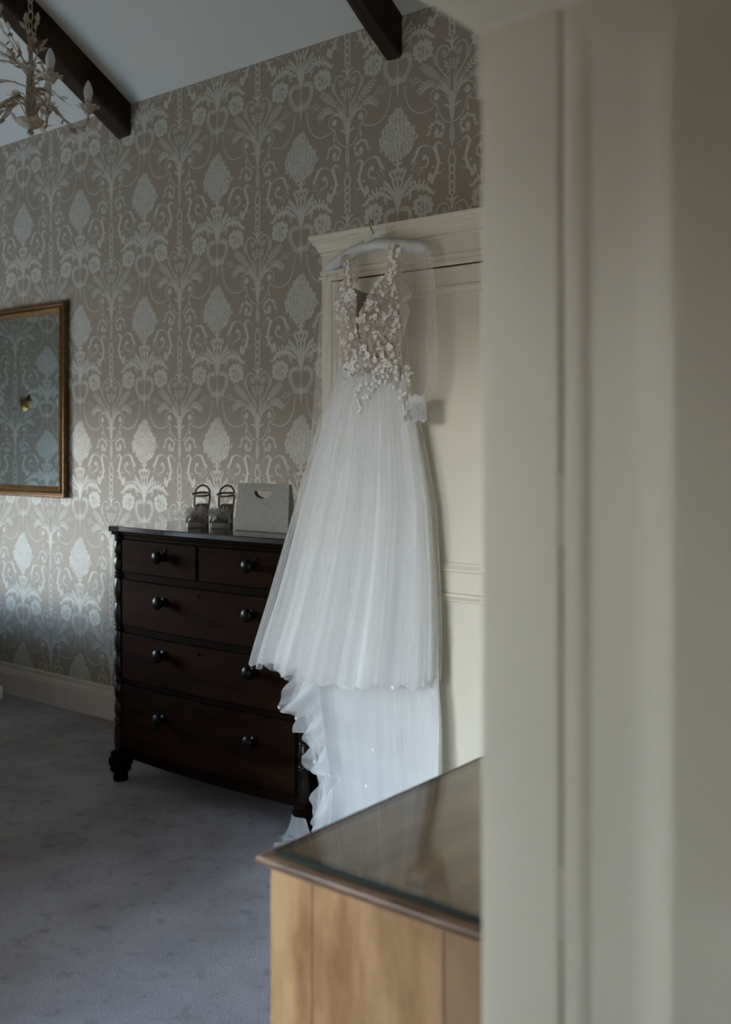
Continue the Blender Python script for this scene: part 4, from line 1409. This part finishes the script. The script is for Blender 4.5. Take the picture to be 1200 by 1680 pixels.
def cuff(parent, cxp, y0, y1, r0, r1, Y, mt, nm='cuff'):
    m_ = MB()
    a_, b_ = at(cxp, y0, Y), at(cxp - 1, y1, Y)
    def fn(u, v):
        a = 2 * PI * u
        sc = (.009 * abs(math.sin(3.5 * a))) * (1 if v > .5 else -1) * abs(2 * v - 1)
        p = a_.lerp(b_, v)
        r = r0 + (r1 - r0) * v
        return (p.x + r * math.cos(a), p.y + r * .62 * math.sin(a), p.z - sc)
    m_.grid(fn, 72, 8)
    return m_.build(nm, mt, parent, smooth=True, angle=180)
cuffR = cuff(slR, 685, 652, 689, .034, .039, 2.715, M['tulle_mid'])
cuff(slL, 523, 700, 722, .016, .020, 2.735, M['tulle_sleeve'])
m = MB()
for k in range(15):
    p = at(659.5 + 9 * (k / 14) ** 1.5, 638 + 50 * k / 14, 2.700)
    m.ball(p, .0032, 8, 5)
m.build('button_row', M['bead'], slR, smooth=True)

# lace flowers and leaves sewn on the bodice, straps and hips
def flower_mesh(name, mt, npet, seed):
    rnd = random.Random(seed)
    mb = MB()
    for k in range(npet):
        a = 2 * PI * k / npet + rnd.uniform(-.12, .12)
        L_ = rnd.uniform(.85, 1.1)
        pts = []
        for r, s_, h in ((.08, 0, .0), (.45, .30, .10), (.85, .30, .22), (1.0, 0, .30), (.85, -.30, .22), (.45, -.30, .10)):
            x, y = r * L_, s_ * L_
            pts.append((x * math.cos(a) - y * math.sin(a), x * math.sin(a) + y * math.cos(a), h))
        pts.append((.55 * L_ * math.cos(a), .55 * L_ * math.sin(a), .02))
        mb.add(pts, [(6, i, (i + 1) % 6) for i in range(6)])
    mb.ball((0, 0, .10), .16, 8, 4)
    me = bpy.data.meshes.new(name)
    me.from_pydata(mb.v, [], mb.f)
    me.materials.append(mt)
    for p in me.polygons:
        p.use_smooth = True
    return me
FLS = flower_mesh('lace_flower', M['sequin'], 6, 5)
FL = [flower_mesh('lace_flower', M['lace'], 5, 1), flower_mesh('lace_flower', M['lace'], 6, 2), flower_mesh('lace_flower', M['lace_blush'], 5, 3)]
def leaf_mesh(name, mt):
    mb = MB()
    pts = [(0, 0, 0), (.3, .2, .05), (.65, .2, .08), (1, 0, .02), (.65, -.2, .08), (.3, -.2, .05), (.5, 0, 0)]
    mb.add(pts, [(6, i, (i + 1) % 6) for i in range(6)])
    me = bpy.data.meshes.new(name)
    me.from_pydata(mb.v, [], mb.f)
    me.materials.append(mt)
    return me
LV = [leaf_mesh('lace_leaf', M['lace']), leaf_mesh('lace_leaf', M['lace_blush'])]
rnd = random.Random(21)
beads = MB()
def sew(p, size, kind=None):
    rot = Euler((PI / 2 + rnd.uniform(-.25, .25), rnd.uniform(-.3, .3), rnd.uniform(-.35, .35)))
    rot = (Matrix.Rotation(rnd.uniform(-.3, .2), 3, 'Z') @ Matrix.Rotation(PI / 2 + rnd.uniform(-.25, .25), 3, 'X') @ Matrix.Rotation(rnd.uniform(0, 6.28), 3, 'Z')).to_euler()
    me = rnd.choice(FL) if kind is None else kind
    o = inst('lace_flower' if me in FL else 'lace_leaf', me, dress, p, rot, size)
    return o
nf = 0
placed = []
for tries in range(6000):
    z = rnd.uniform(ZB + .03, ZT)
    side = rnd.random() < .48
    a, b = (lerp_tab(bL, z), lerp_tab(vL, z)) if side else (lerp_tab(vR, z), lerp_tab(bR, z))
    x = rnd.uniform(a, b)
    s_ = rnd.uniform(.0115, .0155) if nf < 30 else rnd.uniform(.008, .0115) if nf < 100 else rnd.uniform(.005, .008)
    if any((x - q[0]) ** 2 + (z - q[1]) ** 2 < (.60 * (s_ + q[2])) ** 2 for q in placed):
        continue
    placed.append((x, z, s_))
    sew(body_pt(x, z, .010 if nf < 30 else .006), s_, FL[nf % 2] if nf < 30 else None)
    nf += 1
    if nf >= 150:
        break
nl = 0
for tries in range(400):
    z = rnd.uniform(ZB + .02, ZT)
    side = rnd.random() < .5
    a, b = (lerp_tab(bL, z), lerp_tab(vL, z)) if side else (lerp_tab(vR, z), lerp_tab(bR, z))
    sew(body_pt(rnd.uniform(a, b), z, .003), rnd.uniform(.016, .026), rnd.choice(LV))
    nl += 1
    if nl >= 90:
        break
for k in range(15):      # straps
    y = 402 + 4.2 * k
    f = k / 14
    sew(at(647.5 - 5 * f + rnd.uniform(-8, 8), y, 2.705 - .058 * f), rnd.uniform(.008, .012), FL[k % 2])
    if k > 4:
        sew(at(566 + 5 * f + rnd.uniform(-5, 5), y + 6, 2.712 - .064 * f), rnd.uniform(.007, .010), FL[k % 2])
def skirt_front(x, z, out=.004):
    zz = min(z, WZ)
    xl, xr = lerp_tab(outL, zz), lerp_tab(outR, zz)
    a, xc = (xr - xl) / 2, (xl + xr) / 2
    v = (WZ - zz) / (WZ - .65)
    b = .145 * (.32 + .68 * v)
    return Vector((x, DY + .03 - b * math.sqrt(max(0, 1 - ((x - xc) / a) ** 2)) - .012 * v - out, z))
for k in range(96):      # appliques trailing from the waist on to the hips
    px = rnd.choice((rnd.gauss(593, 14), rnd.gauss(640, 10), rnd.uniform(556, 655), rnd.gauss(612, 16)))
    px = min(max(px, 553), 656)
    d_ = rnd.random() ** 1.4
    lim = 34 + 38 * math.exp(-((px - 592) / 16) ** 2) + 22 * math.exp(-((px - 648) / 12) ** 2)
    q = at(px, 598 + d_ * lim, DY - .04)
    p = skirt_front(q.x, q.z, .006)
    sew(p, rnd.uniform(.0045, .0085), FL[0] if rnd.random() < .6 else None)
    if k % 3 == 0:
        sew(p + Vector((rnd.uniform(-.02, .02), 0, rnd.uniform(-.02, .02))), rnd.uniform(.012, .02), LV[0])
for x, y in ((645, 1128), (612, 1230), (601, 1290), (540, 1271), (516, 1250), (458, 1160), (486, 1178)):   # few flowers on the train
    sew(at(x, y, 2.615), .0065, FL[0])
for k in range(26):      # sequinned flowers on the right cuff
    a = PI * (1.12 + .70 * rnd.random())
    c0_ = at(684, 661 + 29 * rnd.random(), 2.715)
    p = (c0_.x + .040 * math.cos(a), c0_.y + .026 * math.sin(a) - .002, c0_.z)
    rq = (Matrix.Rotation(a + PI / 2, 3, 'Z') @ Matrix.Rotation(PI / 2 + rnd.uniform(-.25, .25), 3, 'X') @ Matrix.Rotation(rnd.uniform(0, 6.28), 3, 'Z')).to_euler()
    inst('lace_flower', FLS, slR, p, rq, rnd.uniform(.008, .012))
for k in range(260):
    z = rnd.uniform(ZB - .02, ZT)
    side = rnd.random() < .5
    a, b = (lerp_tab(bL, z), lerp_tab(vL, z)) if side else (lerp_tab(vR, z), lerp_tab(bR, z))
    beads.ball(body_pt(rnd.uniform(a, b), z, .008), rnd.uniform(.0013, .0027), 6, 4)
for k in range(60):
    q = at(rnd.gauss(600, 18), rnd.uniform(598, 645), DY - .04)
    beads.ball(skirt_front(q.x, q.z, .008), rnd.uniform(.001, .0019), 6, 4)
for k in range(40):
    a = rnd.uniform(PI, 2 * PI)
    p = at(684, rnd.uniform(660, 690), 2.715)
    beads.ball((p.x + .036 * math.cos(a), p.y + .024 * math.sin(a), p.z), rnd.uniform(.001, .0019), 6, 4)
bd = beads.build('bead_work', M['bead'], dress, smooth=True)
bd['kind'] = 'stuff'

# ------------------------------------------------------------------ chandelier
KC = Vector((-3.423, 2.264, 0))
ch = thing('chandelier', 'antique cream leafy metal chandelier with candle bulbs below the sloping ceiling', 'chandelier', (KC.x, KC.y, 2.62))
RT = Vector((SN, CS, 0))      # directions across and away along the line of sight, only to set the arm angles
AW = Vector((-CS, SN, 0))
m = MB()
prof = [(.003, 2.620), (.010, 2.623), (.013, 2.630), (.011, 2.637), (.007, 2.642), (.013, 2.646), (.024, 2.649), (.040, 2.658), (.050, 2.670), (.053, 2.677), (.048, 2.680), (.028, 2.678), (.004, 2.676)]
m.lathe(prof, (KC.x, KC.y, 0), 24)
for i, v in enumerate(m.v):   # fluted bowl
    a = math.atan2(v[1] - KC.y, v[0] - KC.x)
    r = math.hypot(v[0] - KC.x, v[1] - KC.y)
    if r > .025:
        k = 1 + .05 * math.cos(8 * a)
        m.v[i] = (KC.x + (v[0] - KC.x) * k, KC.y + (v[1] - KC.y) * k, v[2])
m.build('bowl', M['antique'], ch, smooth=True)
for dx, dy, z1 in ((0, 0, 2.985), (.012, .004, 2.93), (-.006, .012, 2.90), (.004, -.013, 2.86)):
    m = MB()
    m.tube(spline([(KC.x + dx, KC.y + dy, 2.69), (KC.x + dx * 1.4, KC.y + dy * 1.4, 2.78), (KC.x + dx * .7, KC.y + dy * .7, 2.88), (KC.x + dx * .4, KC.y + dy * .4, z1)], 14), [.0075 if not dx else .005] * 14, 8)
    m.build('stem', M['antique'], ch, smooth=True)
# chain up to the ceiling
zt_ = zc(KC.y)
z = 2.985
k = 0
link = MB()
link.tube([(.011 * math.cos(a), 0, .022 * math.sin(a)) for a in [2 * PI * q / 16 for q in range(17)]], .0028, 6, caps=False)
lo = link.build('chain_link', M['antique'], None, smooth=True)
lme = lo.data
bpy.data.objects.remove(lo)
while z < zt_ - .03:
    inst('chain_link', lme, ch, (KC.x, KC.y, z + .018), (0, 0, PI / 2 * (k % 2) + .4))
    z += .036
    k += 1
m = MB()
m.lathe([(.004, -.045), (.030, -.035), (.048, -.012), (.050, .02)], (KC.x, KC.y, zt_ - .015), 20)
m.build('ceiling_rose', M['antique'], ch, smooth=True)
# leaves share one mesh
lm = MB()
lm.add([(0, 0, 0), (.22, .17, .05), (.5, .24, .05), (.8, .13, 0), (1, 0, -.04), (.8, -.13, 0), (.5, -.24, .05), (.22, -.17, .05), (.5, 0, -.02)], [(8, i, (i + 1) % 8) for i in range(8)])
lme2 = bpy.data.meshes.new('leaf')
lme2.from_pydata(lm.v, [], lm.f)
lme2.materials.append(M['antique'])
for p in lme2.polygons:
    p.use_smooth = True
rnd = random.Random(12)
def leaves_on(parent, P, n, size, start=.3):
    for j in range(n):
        f = start + (1 - start) * j / max(1, n - 1)
        k_ = min(int(f * (len(P) - 1)), len(P) - 1)
        p = Vector(P[k_])
        t = Vector(P[min(k_ + 1, len(P) - 1)]) - Vector(P[max(k_ - 1, 0)])
        t.normalize()
        side = t.cross(Vector((rnd.uniform(-.4, .4), rnd.uniform(-.4, .4), 1)))
        side = side.normalized() if side.length > .01 else Vector((1, 0, 0))
        d_ = (t * (1.6 if j == n - 1 else .8) + side * (1 if j % 2 else -1) * (.15 if j == n - 1 else 1) + Vector((0, 0, rnd.uniform(-.3, .4)))).normalized()
        q = d_.to_track_quat('X', 'Z') @ Euler((rnd.uniform(-.9, .9), 0, 0)).to_quaternion()
        o = inst('leaf', lme2, parent, p, q.to_euler(), rnd.uniform(.8, 1.15) * size)
# arms
RA = .213
for i in range(5):
    a = math.radians(-19 + 72 * i)
    up = (0, .032, .01, 0, .045)[i]
    d_ = RT * math.cos(a) - AW * math.sin(a)
    s_ = Vector((-d_.y, d_.x, 0))
    def pt(r, z, w_=0):
        return KC + d_ * r + s_ * w_ + Vector((0, 0, z + up * r / .21))
    P = spline([pt(.012, 2.690), pt(.022, 2.735), pt(.055, 2.748), pt(.100, 2.715, .008), pt(.150, 2.675), pt(.190, 2.668), pt(.211, 2.690), pt(RA, 2.725)], 30)
    m = MB()
    m.tube(P, .0048, 8)
    arm = m.build('arm', M['antique'], ch, smooth=True)
    P2 = spline([pt(.02, 2.70), pt(.05, 2.760, .02), pt(.100, 2.720, -.012), pt(.150, 2.668, .010), pt(.20, 2.675, -.006)], 24)
    m = MB()
    m.tube(P2, .0024, 6)
    m.build('vine', M['antique'], arm, smooth=True)
    leaves_on(arm, P2, 8, .044, .15)
    cp = pt(RA, 2.722)
    m = MB()
    m.lathe([(.005, 0), (.016, .006), (.019, .014), (.012, .018)], cp, 14)
    for q in range(9):
        a2 = 2 * PI * q / 9
        e_ = Vector((math.cos(a2), math.sin(a2), 0))
        f_ = Vector((-e_.y, e_.x, 0))
        m.grid(lambda u, v, e_=e_, f_=f_: cp + e_ * (.008 + .040 * v ** 1.3) + f_ * ((u - .5) * .020 * (.30 + math.sin(PI * min(.97, .1 + v * .87)))) + Vector((0, 0, .002 + .050 * v - .020 * v ** 3)), 3, 5)
    m.build('petal_cup', M['antique'], arm, smooth=True)
    m = MB()
    m.lathe([(.0125, 0), (.0125, .036), (.0145, .037), (.0145, .042), (.010, .043)], cp + Vector((0, 0, .016)), 14)
    m.build('candle_sleeve', M['sleeve_w'], arm, smooth=True, angle=50)
    m = MB()
    m.lathe([(.011, 0), (.0145, .008), (.0175, .020), (.0180, .030), (.0155, .046), (.0105, .060), (.0055, .070), (.001, .075)], cp + Vector((0, 0, .058)), 16)
    m.build('bulb', M['bulb'], arm, smooth=True)
# leafy sprigs springing from the stem
sprigs = [(170, .11, .17, 2.86, 6), (200, .15, .05, 2.87, 6), (150, .16, -.02, 2.80, 6), (185, .10, -.04, 2.76, 5), (20, .05, .09, 2.86, 5), (35, .09, .05, 2.80, 5), (-40, .06, .03, 2.83, 4),
          (75, .08, .05, 2.80, 5), (120, .12, .06, 2.83, 6), (250, .10, .09, 2.84, 6), (300, .09, .06, 2.80, 5), (330, .13, -.03, 2.80, 5), (220, .13, .11, 2.84, 6), (100, .03, .15, 2.88, 5), (-5, .025, .17, 2.88, 6), (160, .13, .26, 2.86, 7), (175, .19, .02, 2.80, 7), (215, .17, .16, 2.85, 7), (190, .07, .02, 2.74, 5), (10, .06, .02, 2.77, 5), (60, .10, .02, 2.84, 6), (280, .06, .03, 2.76, 5)]
for ang, r, dz, z0, n_ in sprigs:
    a = math.radians(ang)
    d_ = RT * math.cos(a) - AW * math.sin(a)
    P = spline([KC + Vector((0, 0, z0)), KC + d_ * r * .45 + Vector((0, 0, z0 + dz * .35 + .02)), KC + d_ * r * .8 + Vector((0, 0, z0 + dz * .75 + .01)), KC + d_ * r + Vector((0, 0, z0 + dz))], 14)
    m = MB()
    m.tube(P, .0020, 6)
    sp = m.build('sprig', M['antique'], ch, smooth=True)
    leaves_on(sp, P, n_, .040, .3)

# ------------------------------------------------------------------ bed: outside the frame but for a sliver at the left edge; it shades the wall's foot
BX1, BX0, BY1, BY0 = -4.845, -6.60, 2.985, 0.70
bed = thing('bed', 'bed with an added unseen board at its foot, only the white corner of its foot showing at the left edge', 'bed', ((BX0 + BX1) / 2, (BY0 + BY1) / 2, 0))
m = MB()
m.box(BX0 + .06, BX1 - .10, BY0 + .10, BY1 - .10, .10, .36)
m.build('base', M['plain'], bed, bevel=.02)
for x in (BX0 + .15, BX1 - .18):
    for y in (BY0 + .18, BY1 - .18):
        m = MB()
        m.lathe([(.02, 0), (.028, .05), (.03, .1)], (x, y, 0), 12)
        m.build('leg', M['mahogany_dark'], bed, smooth=True)
m = MB()
m.box(BX0 + .05, BX1 - .08, BY0 + .08, BY1 - .08, .362, .56)
m.build('mattress', M['duvet'], bed, bevel=.05, seg=4, smooth=True)
m = MB()
R = []
for z, ins in ((.45, .03), (.47, .012), (.55, .008), (.60, .012), (.64, .03), (.66, .08), (.664, .3)):
    ring = []
    x0, x1, y0, y1 = BX0 + .25 + ins, BX1 - .035 - ins, BY0 + ins, BY1 - ins
    rc = .07
    for cx_, cy_, a0 in ((x1 - rc, y1 - rc, 0), (x0 + rc, y1 - rc, PI / 2), (x0 + rc, y0 + rc, PI), (x1 - rc, y0 + rc, 1.5 * PI)):
        for q in range(9):
            a = a0 + PI / 2 * q / 8
            ring.append((cx_ + rc * math.cos(a), cy_ + rc * math.sin(a), z + .004 * math.sin(5 * a + z * 30)))
    R.append(ring)
m.rings(R)
m.build('duvet', M['duvet'], bed, smooth=True, angle=70)
m = MB()
m.box(BX1 - .034, BX1, BY0 - .01, BY1, .19, .84)
m.build('shade_footboard', M['duvet'], bed, bevel=.012, seg=3, smooth=True)  # unseen board added to keep the left window's light off the carpet
m = MB()
m.box(BX1 - .10, BX1 + .042, BY1 - .10, BY1 + .032, .115, .19)
m.box(BX1 - .10, BX1 + .042, BY0 - .04, BY0 + .09, .115, .19)
m.build('footboard_block', M['duvet'], bed, bevel=.018, seg=3, smooth=True)
